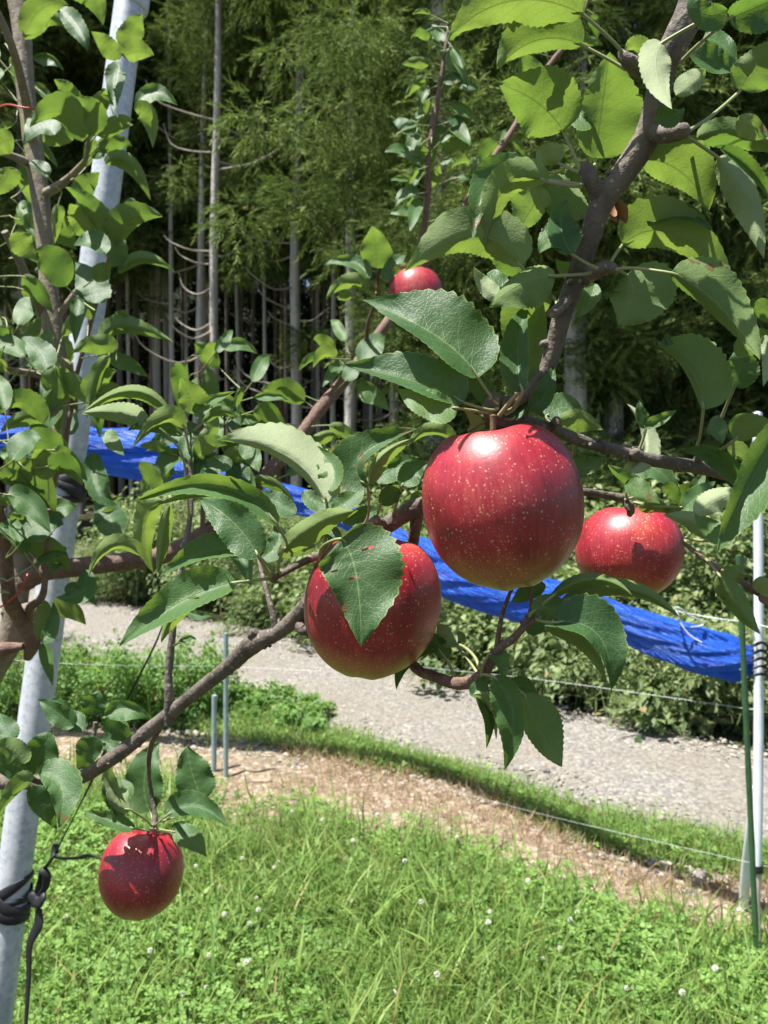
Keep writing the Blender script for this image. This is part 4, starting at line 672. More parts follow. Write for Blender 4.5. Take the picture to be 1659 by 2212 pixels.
# ---- tree 2: limbs that come in from the right
t2 = thing('apple_tree', (1.15, .75, 0), 'nearer apple tree whose thick dark limb comes in from the upper right', 'tree')
mb = MB(); tube(mb, [(1.15, .75, -.02), (1.13, .74, .5), (1.08, .72, 1.0), (1.02, .70, 1.5), (.96, .66, 2.1), (.9, .6, 2.7)], [.05, .042, .04, .035, .026, .012], 16, 8, knob=.03, seed=31); mb.build('trunk', M['trunkbark'], t2)
def far_end(a, b): return a
b_limb = branch(t2, [(3650, -700, .56), (2500, -420, .48), (1800, -260, .42), (1560, -120, .40), (1490, 30, .40), (1440, 130, .405), (1422, 200, .41), (1400, 290, .415), (1350, 370, .42), (1300, 440, .425), (1272, 520, .43), (1245, 600, .435), (1215, 680, .44), (1198, 745, .445), (1180, 800, .448), (1150, 842, .45), (1110, 868, .448), (1078, 872, .445)],
    [.016, .0115, .0095, .0088, .0075, .0066, .0064, .0068, .0066, .0062, .0058, .0054, .0052, .0050, .0046, .0042, .004, .0042], 'bark', 20, 21, side=[([(1400, 285, .415), (1435, 290, .405), (1470, 284, .40), (1484, 278, .40)], [.0052, .0046, .0044, .003]), ([(1298, 430, .425), (1280, 395, .42), (1268, 370, .42), (1264, 350, .42)], [.0056, .0044, .0042, .002]), ([(1415, 160, .41), (1385, 150, .405), (1355, 130, .40), (1338, 110, .40)], [.0045, .0042, .0036, .0016]),
    ([(1252, 590, .435), (1275, 590, .43), (1310, 578, .425), (1330, 582, .42)], [.0048, .004, .0040, .0022]), ([(1235, 640, .437), (1200, 672, .43), (1190, 676, .425)], [.003, .0030, .0026]), ([(1150, 842, .45), (1115, 905, .455), (1070, 905, .45), (1062, 880, .445), (1070, 852, .44)], [.004, .0048, .0052, .005, .0036])])
b_hor = branch(t2, [(3100, 1330, .72), (2300, 1190, .64), (1900, 1110, .58), (1660, 1040, .53), (1600, 1028, .52), (1500, 1008, .51), (1400, 992, .50), (1330, 972, .49), (1250, 950, .48), (1190, 925, .47), (1120, 908, .46)], [.010, .007, .0056, .0050, .0048, .0044, .0040, .0036, .0038, .0035, .0042], 'bark', 20, 22,
    side=[([(1192, 926, .47), (1200, 914, .465), (1202, 908, .46)], [.0036, .003, .0026]), ([(1374, 985, .497), (1374, 978, .49), (1375, 972, .49)], [.004, .0046, .002]), ([(1503, 1000, .51), (1512, 985, .505), (1518, 962, .50)], [.003, .0026, .0012])])
b_rt = branch(t2, [(2300, 1190, .64), (1900, 1290, .60), (1700, 1300, .56), (1645, 1282, .55), (1600, 1255, .55), (1540, 1220, .56), (1475, 1172, .57)], [.0085, .005, .0034, .003, .0022, .0018, .0014], 'twig', 8, 23, side=[([(1645, 1282, .55), (1652, 1292, .545), (1656, 1296, .54)], [.003, .004, .003])])
# ---- hand placed leaves ------------------------------------------------------------
D = dict
mb = leaves('a', None, [
 (1260,32,1110,2,975,76,46,75,'L',.39,D(pet=(1352,126,.40),rnd=.9)), (1258,98,1160,88,1073,150,22,62,'L',.41,D(pet=(1352,150,.405),rnd=.7,tilt=-.5)),
 (1286,343,1302,225,1318,112,42,82,'L',.455,D(pet=(1284,360,.42),rnd=.6)), (1216,283,1160,222,1078,182,58,78,'L',.43,D(pet=(1254,368,.42),rnd=.55)), (1178,200,1190,165,1206,140,16,20,'L',.425,D(rnd=.9)),
 (1380,342,1470,372,1531,455,72,32,'L',.43,D(pet=(1400,300,.415),rnd=.8)), (1345,528,1458,505,1584,612,62,34,'L',.445,D(pet=(1322,580,.42),rnd=.75,pale=.1)), (1400,488,1470,462,1538,500,26,12,'U',.435,D(rnd=.1,brown=.7)),
 (1449,590,1552,660,1642,778,62,22,'L',.40,D(pet=(1330,582,.42),tilt=.15,rnd=.15)), (1352,594,1366,640,1334,702,78,52,'L',.435,D(pet=(1332,584,.42),tilt=.2,rnd=.2,pale=.1)),
 (1519,886,1490,798,1420,745,10,74,'L',.455,D(pet=(1506,962,.50),tilt=.2,rnd=.25)), (1436,742,1444,735,1420,752,12,12,'U',.45,D(rnd=.2,rows=20)), (1586,836,1600,788,1592,746,26,34,'U',.47,D(pet=(1560,900,.5),tilt=-.2,rnd=.1)), (1592,770,1630,735,1668,720,24,20,'L',.45,D(rnd=.7)),
 (1432,92,1418,150,1452,236,26,34,'L',.375,D(tilt=.8,pale=.75,pet=(1560,25,.38))), (1460,206,1500,175,1524,148,26,16,'L',.38,D(tilt=.5,pale=.5)), (1420,235,1450,248,1478,234,12,24,'U',.385,D(rnd=.1,tilt=-.3)),
 (1490,112,1545,142,1606,146,40,14,'U',.43,D(rnd=.1,tilt=-.1,pale=.1)), (1520,80,1560,98,1590,132,24,6,'U',.435,D(rnd=.4)), (1572,20,1520,28,1492,-30,30,26,'U',.37,D(rnd=.05,tilt=-.3)), (1572,42,1640,12,1720,-20,24,46,'U',.37,D(rnd=.05,tilt=-.3,pet=(1470,135,.40))),
 (1600,195,1636,140,1705,85,34,46,'L',.42,D(pet=(1485,284,.40),rnd=.3,pale=.25)), (1505,298,1600,290,1700,335,28,30,'L',.47,D(pet=(1480,280,.42),rnd=.3)), (1590,262,1625,275,1665,300,22,26,'L',.44,D(rnd=.5,pale=.3)), (1550,340,1612,430,1650,560,28,34,'L',.41,D(pet=(1470,290,.405),tilt=.3,rnd=.4,pale=.35)), (1555,320,1625,370,1668,440,20,10,'U',.40,D(rnd=.1,tilt=-.2)),
 (1172,405,1148,452,1112,504,26,44,'L',.44,D(pale=.55,rnd=.5)), (1168,392,1225,432,1276,470,34,40,'L',.445,D(pet=(1262,400,.42),rnd=.1,tilt=.3)), (1234,548,1212,490,1224,430,26,34,'U',.42,D(rnd=.2)), (1234,548,1200,526,1165,548,8,46,'U',.415,D(pet=(1290,580,.42),rnd=.4,pale=.3)), (1206,352,1186,345,1163,364,12,34,'L',.43,D(pet=(1252,372,.42),pale=.6)), (1252,400,1236,380,1225,385,14,18,'L',.435,D(rnd=.6)),
 (1400,128,1375,100,1350,112,10,22,'L',.45,D(rnd=.8)), (1182,392,1096,398,1047,540,26,38,'L',.40,D(pet=(1260,398,.42),rnd=.9)), (1150,372,1062,386,1022,520,22,34,'U',.415,D(rnd=.3,brown=.3)),
 (1126,576,1020,510,874,587,34,62,'L',.41,D(pet=(1140,580,.42),rnd=.75,pale=.15,tilt=-.35,brown=.2)), (1128,588,1090,550,1060,500,26,34,'L',.425,D(rnd=.3)), (1200,596,1130,610,1056,664,52,22,'L',.405,D(pet=(1285,588,.43),rnd=.25,tilt=.1)),
 (1092,650,1050,622,1023,576,14,20,'L',.43,D(pale=.7,tilt=.5)), (1194,640,1130,668,1094,750,34,44,'L',.46,D(pet=(1192,676,.425),rnd=.7)), (1052,590,1075,620,1100,660,26,14,'U',.44,D(rnd=.5)), (1138,842,1152,745,1172,648,30,28,'L',.455,D(pet=(1092,895,.44),rnd=.35,tilt=.2)), (1128,848,1118,748,1142,655,34,20,'U',.44,D(rnd=.2,pet=(1088,888,.445))), (1142,884,1180,850,1196,785,24,16,'U',.44,D(rnd=.1,tilt=-.1)),
 (1284,612,1272,650,1241,688,16,20,'U',.46,D(rnd=.5,pale=.3)), (1290,590,1240,590,1200,560,22,22,'L',.45,D(rnd=.6)), (1120,130,1150,150,1188,190,20,20,'L',.47,D(rnd=.4)), (1240,230,1262,260,1280,240,12,22,'U',.47,D(rnd=.5,pale=.4))], .42, 1)
deadm = MB(); leaf(deadm, 1332, 430, 1345, 460, 1352, 484, 14, 12, 'L', .43, rows=14, ncol=5); leaf(deadm, 1330, 440, 1326, 465, 1334, 482, 10, 8, 'U', .432, rows=14, ncol=5)
_att(mb, b_limb); o = deadm.build('dead_leaf', M['deadleaf'], None); o.parent = b_limb; o.location = -Vector(t2['_o']); o['label'] = 'curled brown dead leaf on the dark limb'
# spur above the large apple
mb = leaves('b', None, [
 (1033,816,942,726,782,648,26,88,'U',.445,D(pet=(1075,872,.44),rnd=.25,tilt=.35)), (1003,870,900,825,742,788,18,56,'U',.44,D(pet=(1075,882,.44),rnd=.15,tilt=.55)), (990,882,925,868,858,840,34,22,'U',.43,D(pet=(1072,896,.445),rnd=.95,pale=.25,tilt=.9)),
 (1050,872,1030,832,1000,800,16,22,'U',.45,D(rnd=.0,tilt=-.3,brown=.2,pet=(1078,888,.45))), (1012,930,1030,915,1000,882,14,14,'L',.45,D(pale=.6,pet=(1060,905,.45))), (1108,905,1122,870,1118,830,16,16,'U',.45,D(rnd=.1,pet=(1085,900,.45)))], .42, 2)
for q in ((1132, 842),): tube(mb, [P(1078, 898, .438), P((1078 + q[0]) / 2 + 4, 860, .43), P(q[0], q[1], .425)], [.0014, .0012, .0010], 7, 4, mi=1)
for q in (): tube(mb, [P(1080, 903, .437), P((1080 + q[0]) / 2, 905, .43), P(q[0], q[1], .43)], [.0013, .0012, .0010], 7, 4, mi=1)
_att(mb, b_limb)
mb = leaves('c', None, [
 (1180,902,1222,880,1264,912,26,24,'U',.49,D(rnd=.2,pet=(1225,935,.48))), (1205,918,1250,905,1302,928,18,30,'L',.48,D(rnd=.9,pet=(1235,945,.48))), (1240,985,1270,1002,1310,985,16,20,'U',.50,D(rnd=.5,pet=(1246,955,.49))),
 (1362,1018,1396,952,1354,872,8,26,'L',.505,D(pale=1.0,tilt=.7,brown=.2)), (1395,926,1384,896,1380,864,10,14,'U',.485,D(pet=(1374,982,.49),rnd=.1,tilt=-.1)), (1393,924,1428,908,1462,886,14,8,'U',.485,D(rnd=.6,tilt=.2)), (1352,1000,1362,1010,1366,1022,10,14,'L',.50,D(pale=.9)),
 (1605,1053,1548,985,1475,976,24,16,'U',.49,D(rnd=.1,tilt=-.2)), (1532,912,1548,928,1560,960,22,16,'U',.53,D(rnd=.1)), (1598,948,1592,915,1610,892,14,14,'U',.50,D(rnd=.2,tilt=-.3)), (1588,950,1630,922,1690,938,26,20,'L',.45,D(pet=(1545,975,.5),rnd=.5)), (1572,975,1600,975,1618,1010,18,18,'L',.50,D(rnd=.5,pale=.3)),
 (1712,880,1622,1040,1549,1194,52,30,'U',.37,D(rnd=.3,pale=.15,tilt=.5)), (1548,1166,1498,1130,1433,1112,16,20,'L',.45,D(pale=.45,pet=(1478,1160,.5),tilt=.3)), (1502,1110,1550,1075,1612,1062,20,24,'L',.43,D(pale=.7,tilt=.4)), (1560,1170,1530,1140,1500,1110,18,20,'U',.44,D(rnd=.8,pale=.3)),
 (1650,725,1660,770,1648,835,20,14,'L',.43,D(pale=.7,tilt=.5)), (1630,655,1665,675,1700,700,20,20,'L',.44,D(rnd=.3)), (1610,1240,1580,1250,1545,1290,12,22,'L',.5,D(rnd=.3,tilt=.2,pet=(1560,1232,.55))), (1552,1240,1590,1300,1642,1370,22,22,'L',.49,D(rnd=.4,pet=(1520,1205,.55),tilt=.1)), (1632,1250,1650,1270,1672,1290,18,14,'L',.5,D(pale=.4))], .48, 3)
_att(mb, b_hor)
mb = leaves('d', None, [
 (1392,1056,1350,1030,1312,1004,12,14,'L',.55,D(rnd=.2,pet=(1350,1080,.57))), (1362,1030,1410,1010,1472,1072,26,22,'U',.56,D(rnd=.3,pet=(1355,1078,.57))), (1350,1045,1388,1062,1426,1088,20,18,'U',.545,D(rnd=.7,pale=.3)), (1430,1058,1452,1062,1468,1096,14,14,'L',.55,D(rnd=.4,brown=.4)), (1478,1100,1505,1072,1546,1040,20,18,'U',.55,D(rnd=.5)), (1380,1100,1420,1092,1450,1112,12,14,'L',.57,D(rnd=.6))], .55, 4)
for x in range(4): rleaf(mb, 1430 + 30 * x, 1095, .57, .035, np.random.default_rng(x + 3), None, (1365, 1085, .575), .6, 30, 7)
_att(mb, b_low)
mb = leaves('e', None, [
 (1188,1292,1282,1252,1366,1286,14,12,'L',.42,D(pet=(1158,1322,.44),rnd=.5,tilt=-.4)), (1212,1300,1350,1272,1470,1336,18,15,'L',.43,D(pet=(1152,1326,.44),rnd=.5,tilt=-.4)), (1196,1345,1292,1372,1320,1492,56,20,'U',.405,D(pet=(1160,1332,.435),rnd=.2,tilt=.3)), (1175,1352,1262,1385,1312,1478,10,20,'L',.412,D(rnd=.9)),
 (1150,1322,1196,1318,1238,1372,26,20,'L',.425,D(rnd=.25,tilt=.2,pet=(1148,1330,.44))), (1178,1262,1140,1285,1104,1300,12,24,'U',.47,D(rnd=.1,tilt=-.2)), (1135,1355,1165,1352,1195,1330,14,14,'U',.46,D(rnd=.2)),
 (1066,1462,1108,1545,1090,1664,26,34,'U',.43,D(pale=.15,pet=(1040,1468,.465),rnd=.55,tilt=.3)), (1130,1498,1168,1582,1214,1657,44,28,'L',.445,D(pet=(1046,1462,.465),rnd=.2,tilt=.2)), (1028,1500,1054,1550,1050,1618,12,10,'U',.455,D(rnd=.05,tilt=-.4)), (1020,1505,1038,1480,1056,1462,14,16,'U',.455,D(rnd=.1)), (1105,1510,1125,1480,1160,1500,20,26,'U',.47,D(rnd=.1,tilt=-.2)), (1056,1414,1080,1430,1086,1470,20,10,'U',.45,D(rnd=.7,pale=.3,pet=(1040,1460,.465))),
 (1024,1500,1060,1520,1072,1600,8,10,'L',.448,D(pale=.4)), (948,1404,888,1418,856,1490,12,24,'U',.51,D(rnd=.2,tilt=-.1,pet=(980,1470,.49))), (970,1420,950,1395,935,1366,16,16,'U',.52,D(rnd=.05,tilt=-.2)), (986,1392,962,1372,946,1345,16,18,'L',.52,D(pale=.35,rnd=.2,tilt=.3,pet=(1036,1462,.47))), (988,1365,996,1378,1004,1388,10,8,'U',.53,D(rnd=.8))], .44, 5)
tube(mb, [P(1040, 1458, .468), P(1026, 1420, .48), P(1000, 1396, .50), P(978, 1392, .51)], [.0013, .001, .001, .0009], 6, 4, mi=1); _att(mb, b_tw)
# low branch, middle and left
mb = leaves('f', None, [
 (735,1164,768,1240,780,1397,92,60,'U',.435,D(pet=(690,1204,.47),rnd=.35,tilt=.42,brown=.5,cup=.3,holes=[(13,5),(24,3),(19,1)])), (610,1192,686,1132,774,1102,22,26,'L',.46,D(pet=(606,1240,.475),rnd=.8,tilt=-.4)), (735,1166,705,1150,690,1160,10,16,'U',.47,D(rnd=.1)),
 (512,1258,388,1302,257,1397,24,46,'U',.45,D(pet=(586,1250,.47),rnd=.55,pale=.1,tilt=.8)), (430,1290,376,1330,348,1390,16,12,'L',.46,D(rnd=.9)), (545,1192,450,1192,345,1245,14,32,'U',.47,D(pet=(590,1245,.475),rnd=.5,pale=.1,tilt=.8)), (560,1205,505,1128,430,1078,42,36,'U',.44,D(pet=(588,1248,.475),rnd=.3,tilt=.35)),
 (600,1136,470,1052,287,1085,20,26,'U',.47,D(pet=(630,1200,.48),rnd=.5,tilt=.7)), (596,1138,480,1072,320,1098,6,14,'L',.475,D(rnd=.9)), (350,1080,312,1140,332,1240,20,24,'L',.50,D(rnd=.95)), (366,1092,352,1165,340,1248,14,12,'L',.495,D(rnd=.9)), (305,1200,240,1180,191,1246,8,20,'L',.60,D(rnd=.9,brown=.3)),
 (706,1088,618,985,468,950,12,58,'L',.475,D(pet=(705,1180,.50),pale=.75,rnd=.3,tilt=.45,brown=.1)), (708,1060,716,1005,655,955,30,18,'U',.48,D(rnd=.6,pale=.3)),
 (794,1052,780,985,902,926,46,14,'U',.505,D(pet=(782,1142,.52),rnd=.1,tilt=.3,brown=.8)), (800,1046,826,985,901,944,8,20,'L',.495,D(rnd=.7,pale=.25)), (986,955,930,930,879,969,8,18,'L',.53,D(rnd=.6)), (806,1038,855,1005,905,988,16,24,'U',.525,D(rnd=.3)), (868,1052,890,1015,925,1002,18,26,'U',.515,D(rnd=.4,pet=(845,1125,.53))), (822,1090,848,1062,874,1060,14,22,'U',.51,D(rnd=.0,tilt=-.3,pet=(810,1130,.52))), (870,1100,900,1075,930,1068,12,14,'L',.53,D(rnd=.5)),
 (716,1100,760,1075,785,1040,18,18,'U',.53,D(rnd=.5)), (640,1110,590,1085,545,1065,18,22,'U',.53,D(rnd=.2)), (600,1200,640,1180,680,1182,14,18,'L',.50,D(rnd=.6)), (560,1210,600,1170,590,1130,20,20,'U',.52,D(rnd=.15)), (740,1130,790,1110,830,1100,16,16,'U',.53,D(rnd=.2)), (655,1060,690,1085,735,1080,16,18,'U',.55,D(rnd=.4)), (400,1318,430,1330,462,1326,10,8,'U',.64,D(rnd=.2,pet=(372,1370,.665))), (378,1350,366,1335,345,1320,12,10,'U',.65,D(rnd=.1)), (384,1390,405,1376,425,1382,4,8,'U',.66,D(rnd=.2,rows=20,pet=(372,1395,.665)))], .48, 6)
for q in ((718, 1150), (705, 1100)): tube(mb, [P(690, 1204, .49), P(q[0] - 4, 1175, .485), P(q[0], q[1], .48)], [.0014, .0012, .001], 6, 4, mi=1)
# upright shoot with the heart shaped leaf
for r in [(410,893,408,856,388,818,26,38,'L',.69,D(rnd=.9)), (418,892,450,868,510,845,14,12,'U',.70,D(rnd=.7)), (366,894,285,845,178,892,18,14,'L',.66,D(pet=(405,910,.7),rnd=.85,tilt=-.5)), (318,918,262,892,172,893,24,24,'L',.67,D(pale=.35,rnd=.2,tilt=.2)), (398,924,352,905,286,968,14,26,'L',.66,D(pet=(410,1000,.7),rnd=.95)),
 (395,940,330,918,275,930,16,14,'U',.67,D(rnd=.4,pale=.2)), (440,912,480,890,512,905,14,10,'L',.70,D(pet=(407,940,.7),rnd=.6)), (425,985,452,958,490,962,22,20,'L',.69,D(rnd=.4,pale=.2)), (422,968,455,930,470,900,16,18,'L',.71,D(pale=.5)), (413,990,400,960,420,930,16,16,'U',.69,D(rnd=.2)), (500,1010,470,1000,440,1010,20,18,'U',.72,D(rnd=.0)), (228,930,245,955,268,985,18,18,'U',.68,D(rnd=.8,pale=.4)), (455,1050,420,1045,380,1062,16,20,'U',.70,D(rnd=.3)), (520,955,545,985,560,1020,20,20,'U',.72,D(rnd=.3,pale=.3)),
 (440,1005,470,1040,520,1050,14,18,'U',.72,D(rnd=.1)), (345,1090,320,1075,290,1100,12,14,'L',.72,D(rnd=.6))]: leaf(mb, *r[:8], side=r[8], d=r[9], rg=RNG, **r[10])
tube(mb, [P(410, 1150, .69), P(398, 1000, .68), P(372, 950, .66), P(345, 925, .655)], [.0014, .0012, .001, .0009], 6, 4, mi=1)

_att(mb, b_low)
WS = 1.34
mb = leaves('g', None, [      # round the small lower apple
 (325,1756,312,1680,345,1602,34,30,'U',.80,D(pet=(330,1782,.775),rnd=.35,tilt=.2)), (440,1728,415,1670,404,1610,30,34,'U',.80,D(pet=(345,1775,.775),rnd=.3,tilt=.2)), (282,1750,238,1715,236,1640,14,26,'L',.745,D(pet=(328,1785,.775),rnd=.4,tilt=.2,pale=.3)), (270,1762,240,1720,228,1668,14,10,'U',.75,D(rnd=.1,tilt=-.2)),
 (292,1790,235,1770,180,1752,14,14,'U',.75,D(rnd=.3,pet=(330,1795,.775))), (360,1762,424,1742,492,1786,26,16,'U',.74,D(pet=(336,1782,.775),rnd=.3)), (372,1796,412,1812,445,1849,20,20,'U',.75,D(pet=(336,1790,.775),rnd=.7,pale=.2)), (370,1790,395,1790,420,1795,12,14,'U',.76,D(rnd=.0)),
 (284,1690,262,1720,250,1755,14,20,'U',.76,D(rnd=.3)),
 # left cluster in the shade in front of the pole
 (72,1695,86,1738,124,1792,26,16,'U',.66,D(rnd=.2,tilt=-.1)), (84,1672,132,1700,126,1790,36,24,'U',.655,D(rnd=.4,pale=.1)), (66,1690,40,1700,-10,1770,8,20,'L',.66,D(rnd=.4)), (60,1670,20,1650,-40,1650,24,24,'U',.67,D(rnd=.1,tilt=-.2)), (66,1672,90,1625,112,1578,32,30,'U',.68,D(rnd=.15,tilt=-.1)), (52,1650,28,1620,-20,1612,18,22,'L',.66,D(rnd=.2,tilt=.1)), (160,1570,125,1540,82,1510,20,18,'U',.69,D(rnd=.3,tilt=.2)), (165,1562,135,1525,110,1512,12,10,'U',.70,D(rnd=.1)),
 (200,1545,205,1520,215,1492,22,20,'U',.70,D(rnd=.1,tilt=-.3)), (228,1548,275,1530,330,1556,14,20,'U',.69,D(rnd=.4,pale=.1)), (205,1590,190,1625,166,1664,20,22,'U',.68,D(rnd=.1,tilt=-.2)), (180,1580,150,1560,122,1575,14,22,'U',.70,D(rnd=.0)), (222,1575,255,1580,290,1610,18,16,'U',.70,D(rnd=.1,tilt=-.2)), (215,1600,245,1615,262,1650,14,14,'U',.71,D(rnd=.1)), (240,1560,262,1575,275,1600,14,16,'U',.72,D(rnd=.05)),
 (20,1600,10,1570,-20,1540,20,20,'U',.70,D(rnd=.1))], .75, 7)
_att(mb, b_low)
# leaves of the long branch behind and its shoots
mb = leaves('h', None, [(797,603,762,566,702,571,10,14,'U',1.18,D(rnd=.5,pet=(815,620,1.19))), (797,628,750,610,704,648,10,16,'L',1.17,D(rnd=.8,pet=(812,632,1.19))), (814,580,812,535,803,488,26,26,'L',1.16,D(rnd=.4)), (830,605,850,570,880,545,12,14,'U',1.17,D(rnd=.3)), (848,600,872,580,905,575,10,12,'L',1.15,D(rnd=.7)), (760,640,742,642,730,648,6,12,'L',1.18,D(rnd=.6)), (725,772,700,765,676,795,6,14,'L',1.27,D(rnd=1,brown=.3))], 1.2, 8)
sprout(mb, [(700, 870, 1.28), (745, 820, 1.29), (760, 790, 1.29), (755, 760, 1.28)], 9, 0.070, 71, up=.5, rows=18, tuft=1)
sprout(mb, [(917, 480, 1.33), (926, 400, 1.33), (925, 330, 1.33), (938, 268, 1.33), (948, 200, 1.33), (960, 120, 1.33), (968, 50, 1.33)], 24, .058, 72, up=.6, rows=18, tuft=2)
sprout(mb, [(1000, 450, 1.38), (1115, 268, 1.42), (1180, 150, 1.44), (1262, 20, 1.46)], 16, .05, 73, up=.6, tuft=1)
sprout(mb, [(575, 1025, 1.25), (640, 955, 1.27), (690, 885, 1.28)], 7, 0.077, 74, up=.5, tuft=1)
sprout(mb, [(437, 1120, 1.22), (440, 1000, 1.2), (434, 900, 1.2), (428, 770, 1.2)], 10, 0.083, 75, tuft=2)
sprout(mb, [(560, 1045, 1.22), (500, 1010, 1.20), (480, 930, 1.18), (520, 840, 1.2)], 9, 0.083, 76, tuft=2)

sprout(mb, [(150, 900, 1.10), (163, 820, 1.10), (196, 700, 1.10), (233, 553, 1.10)], 6, 0.077, 78, tuft=1)

_att(mb, b_far)
S = []      # measured leaves of the left tree
for r in [(258,128,232,98,197,68,16,16,'L',.9), (268,105,285,62,308,30,20,22,'L',.8), (268,125,295,112,333,120,24,16,'L',.9), (262,145,250,170,246,252,16,18,'U',.1), (293,228,335,198,384,228,14,16,'U',.5), (290,236,320,250,330,320,16,16,'L',.6), (228,355,276,352,326,434,16,14,'L',.6), (247,530,282,470,352,468,28,20,'L',.4),
 (178,306,128,242,64,276,16,34,'L',.4), (176,265,150,205,116,172,14,18,'L',.5), (190,292,200,240,165,212,16,22,'L',.3), (160,300,100,300,47,330,14,24,'L',.6), (118,292,88,275,50,315,12,26,'U',.1), (55,75,90,20,148,10,26,22,'L',.7), (53,85,95,35,146,60,16,22,'L',.6), (128,20,165,60,190,112,18,14,'U',.1), (150,-8,195,-10,222,56,26,20,'L',.5), (185,250,220,215,222,190,14,14,'L',.8), (232,548,205,460,140,404,14,22,'L',.4), (205,500,175,470,150,440,24,20,'L',.9), (165,430,185,400,215,372,20,20,'L',.3), (230,548,200,525,160,530,10,22,'U',.4),
 (38,500,50,530,78,560,20,20,'L',.8), (110,470,135,500,165,540,20,20,'L',.4), (20,360,10,390,-20,420,22,20,'L',.7), (30,300,0,310,-30,330,22,22,'L',.8), (220,736,272,706,376,740,20,12,'L',.2), (255,752,205,742,156,762,18,16,'L',.5), (202,655,195,615,162,565,26,30,'U',.0), (214,610,222,585,242,570,16,16,'L',.3), (255,590,310,558,378,588,12,10,'L',.2), (150,786,112,735,50,702,16,20,'L',.8), (100,800,82,760,45,728,18,24,'U',.3), (185,860,215,820,252,800,20,16,'L',.5), (95,915,50,868,0,895,12,24,'L',.5), (160,938,110,885,66,868,26,26,'U',.0), (98,908,48,905,0,935,14,14,'L',.8),
 (100,960,90,1010,68,1052,24,26,'U',.1), (140,940,110,975,130,1020,20,22,'U',.5), (0,985,30,975,65,975,10,14,'U',.8), (10,1010,40,1000,75,1010,16,14,'L',.9), (60,1195,90,1130,150,1090,24,24,'U',.4), (100,1240,120,1200,145,1185,18,16,'U',.4), (48,1232,85,1228,142,1190,6,22,'U',.8), (140,1280,175,1275,210,1310,12,14,'U',.1), (82,1380,95,1320,88,1300,14,14,'L',.6), (90,1385,112,1350,115,1300,12,14,'U',.05), (10,1200,28,1230,35,1256,20,26,'U',.3), (20,1120,60,1110,100,1130,16,16,'L',.7), (185,1230,175,1280,120,1290,18,16,'U',.1), (205,975,210,1050,250,1090,20,20,'U',.1), (300,1000,335,1040,345,1080,14,12,'L',.5), (250,1160,235,1110,200,1080,30,24,'U',.1), (225,1150,245,1120,262,1130,20,18,'L',.9)]:
    tx_ = np.interp(r[3], [q[1] for q in TR], [q[0] for q in TR]); S.append(r[:9] + ((1.27 if abs(r[2] - tx_) < 45 and len(S) % 4 else 1.04) + .04 * math.sin(len(S) * 2.3), D(rnd=r[9], rows=30, ncol=7)))
mb = leaves('i', None, S, 1.05, 9)
sprout(mb, [(10, 90, 1.27), (40, 200, 1.28), (30, 330, 1.28), (20, 480, 1.27), (20, 620, 1.27)], 12, 0.074, 81, tuft=2, up=.3)
sprout(mb, [(190, 280, 1.08), (172, 362, 1.13), (130, 420, 1.15)], 5, 0.070, 82, tuft=2, up=.4)
sprout(mb, [(-10, 600, 1.1), (20, 780, 1.12), (60, 820, 1.1), (130, 760, 1.08)], 9, 0.077, 83, tuft=2, up=.3)
sprout(mb, [(180, 620, 1.05), (230, 720, 1.04), (260, 800, 1.06), (190, 870, 1.04)], 6, 0.077, 84, tuft=1, up=.3)
_att(mb, b_up)
mb = MB(); sprout(mb, [(20, 1290, 1.02), (12, 1200, 1.0), (0, 1100, .99), (-20, 1020, .98)], 7, 0.070, 85, tuft=2, up=.6); sprout(mb, [(70, 1370, 1.1), (98, 1240, 1.02), (105, 1080, 1.0)], 6, 0.064, 86, tuft=1, up=.6)
sprout(mb, [(-60, 1100, 1.0), (-40, 950, 1.0), (20, 960, 1.0), (60, 1010, 1.02)], 7, 0.074, 87, tuft=2, up=.35); _att(mb, b_lowl)
# unseen leafy branch added above the frame to cast dappled shade
b_dapple = branch(t2, [(2300, -380, .47), (1900, -620, .46), (1500, -720, .46), (1150, -700, .46), (900, -640, .47)], [.009, .007, .006, .005, .003], 'bark', 4, 41)
mb = MB(); sprout(mb, [(1900, -620, .46), (1500, -720, .46), (1150, -700, .46), (900, -640, .47)], 6, 0.083, 91, tuft=1); _att(mb, b_dapple)
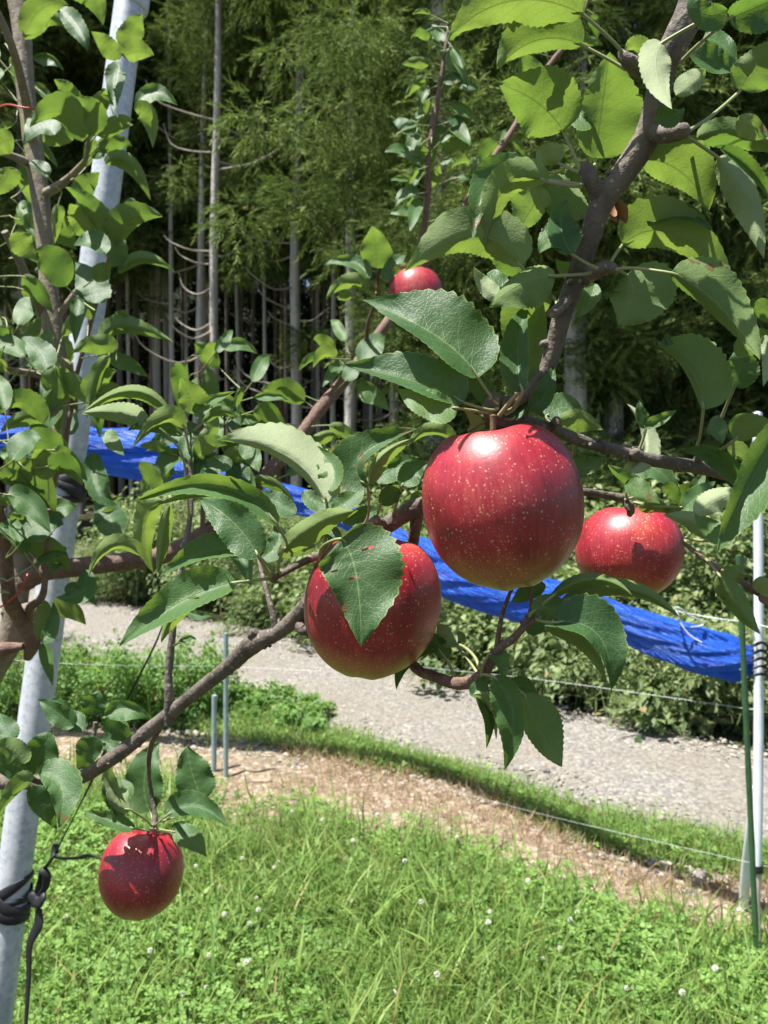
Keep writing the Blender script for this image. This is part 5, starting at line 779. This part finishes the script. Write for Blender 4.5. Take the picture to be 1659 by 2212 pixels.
# ------------------------------------------------------------------ apples
def apple(px, py, rx, ry, d, label, seed, tilt=(0, 0), stem=1.0, zs=None):
    rg = np.random.default_rng(seed); c = P(px, py, d); R_ = rx * d / F; sz = ry / rx
    t = thing('apple', c, label, 'apple', 'ripe red apples'); t.rotation_euler = (tilt[0], tilt[1], 0)
    prof = [(.02,.60),(.07,.63),(.14,.72),(.22,.83),(.31,.905),(.41,.95),(.53,.945),(.66,.87),(.78,.755),(.885,.59),(.965,.37),(1.0,.10),(.985,-.15),(.93,-.38),(.83,-.58),(.70,-.745),(.56,-.865),(.42,-.94),(.31,-.985),(.22,-.985),(.16,-.93),(.08,-.87),(.02,-.85)]
    pr, _ = smoothpath([(a, 0, b) for a, b in prof], np.ones(len(prof)), 4); n = len(pr); m = 72; th = np.linspace(0, 2 * np.pi, m, endpoint=False); ph = rg.uniform(0, 6.3, 4)
    V = np.zeros((n, m, 3)); 
    lob = 1 + .014 * np.sin(5 * th + ph[0]) + .012 * np.sin(2 * th + ph[1]) + .008 * np.sin(3 * th + ph[2]); z = pr[:, 2:3] * (1 + .012 * np.sin(5 * th + ph[3])[None] * np.clip(np.abs(pr[:, 2:3]), 0, 1) ** 3)
    V[..., 0] = pr[:, 0:1] * lob[None] * np.cos(th); V[..., 1] = pr[:, 0:1] * lob[None] * np.sin(th); V[..., 2] = z * sz; V[..., 0] += z * .03 * math.sin(ph[1]); V *= R_
    i = np.arange(n - 1)[:, None] * m; j = np.arange(m)[None]; f = np.stack([i + j, i + m + j, i + m + (j + 1) % m, i + (j + 1) % m], -1).reshape(-1, 4)
    mb = MB(); mb.add(V.reshape(-1, 3), f); mb.add(V[0], [list(range(m))]); mb.add(V[-1], [list(range(m))[::-1]]); o = mb.build('skin', M['apple']); o.parent = t
    mb = MB(); tube(mb, [(0, 0, R_ * .56 * sz), (.001, .0005, R_ * .85 * sz), (.003, .001, R_ * (.9 + .22 * stem) * sz)], [.0013, .0014, .002], 8, 5, knob=.06); o = mb.build('stem', M['stem']); o.parent = t
    mb = MB()
    for k in range(5): a = k * 1.257; tube(mb, [(math.cos(a) * .003, math.sin(a) * .003, -R_ * .84 * sz), (math.cos(a) * .005, math.sin(a) * .005, -R_ * .93 * sz), (math.cos(a) * .002, math.sin(a) * .002, -R_ * .97 * sz)], [.0018, .0014, .0005], 6, 3, flat=.4)
    o = mb.build('calyx', M['stem']); o.parent = t; return t
apple(1085, 1094, 172, 175, .44, 'largest red apple, hanging at the centre right under the spur of leaves', 1, (.04, -.17), 1.0)
apple(803, 1310, 145, 150, .505, 'red apple partly covered by a green leaf with small insect holes', 2, (.05, .10), 1.0)
apple(1360, 1194, 112, 96, .62, 'speckled red apple to the right of the largest one, above the blue net', 3, (-.12, .12), .3)
apple(304, 1887, 89, 88, .785, 'small red apple hanging low over the lawn beside the leaning pole', 4, (-.34, .06), .5)
apple(899, 642, 60, 60, 1.17, 'far purple red apple half hidden behind leaves above the others', 5, (0, 0), .8)
# red wire ties on the left tree
wirething('red_wire', [P(0, 230, 1.13), P(20, 226, 1.12), P(48, 232, 1.11), P(90, 236, 1.12), P(100, 232, 1.14)], .0014, M['redw'], 'red wire loop tied round the upper trunk of the left tree', 'wire')
wirething('red_wire', [P(0, 1312, 1.06), P(22, 1296, 1.04), P(45, 1275, 1.04), P(60, 1240, 1.06)], .0014, M['redw'], 'red wire tied low on the left tree beside the thick joint', 'wire')
for o in bpy.data.objects:
    if '_o' in o.keys(): del o['_o']
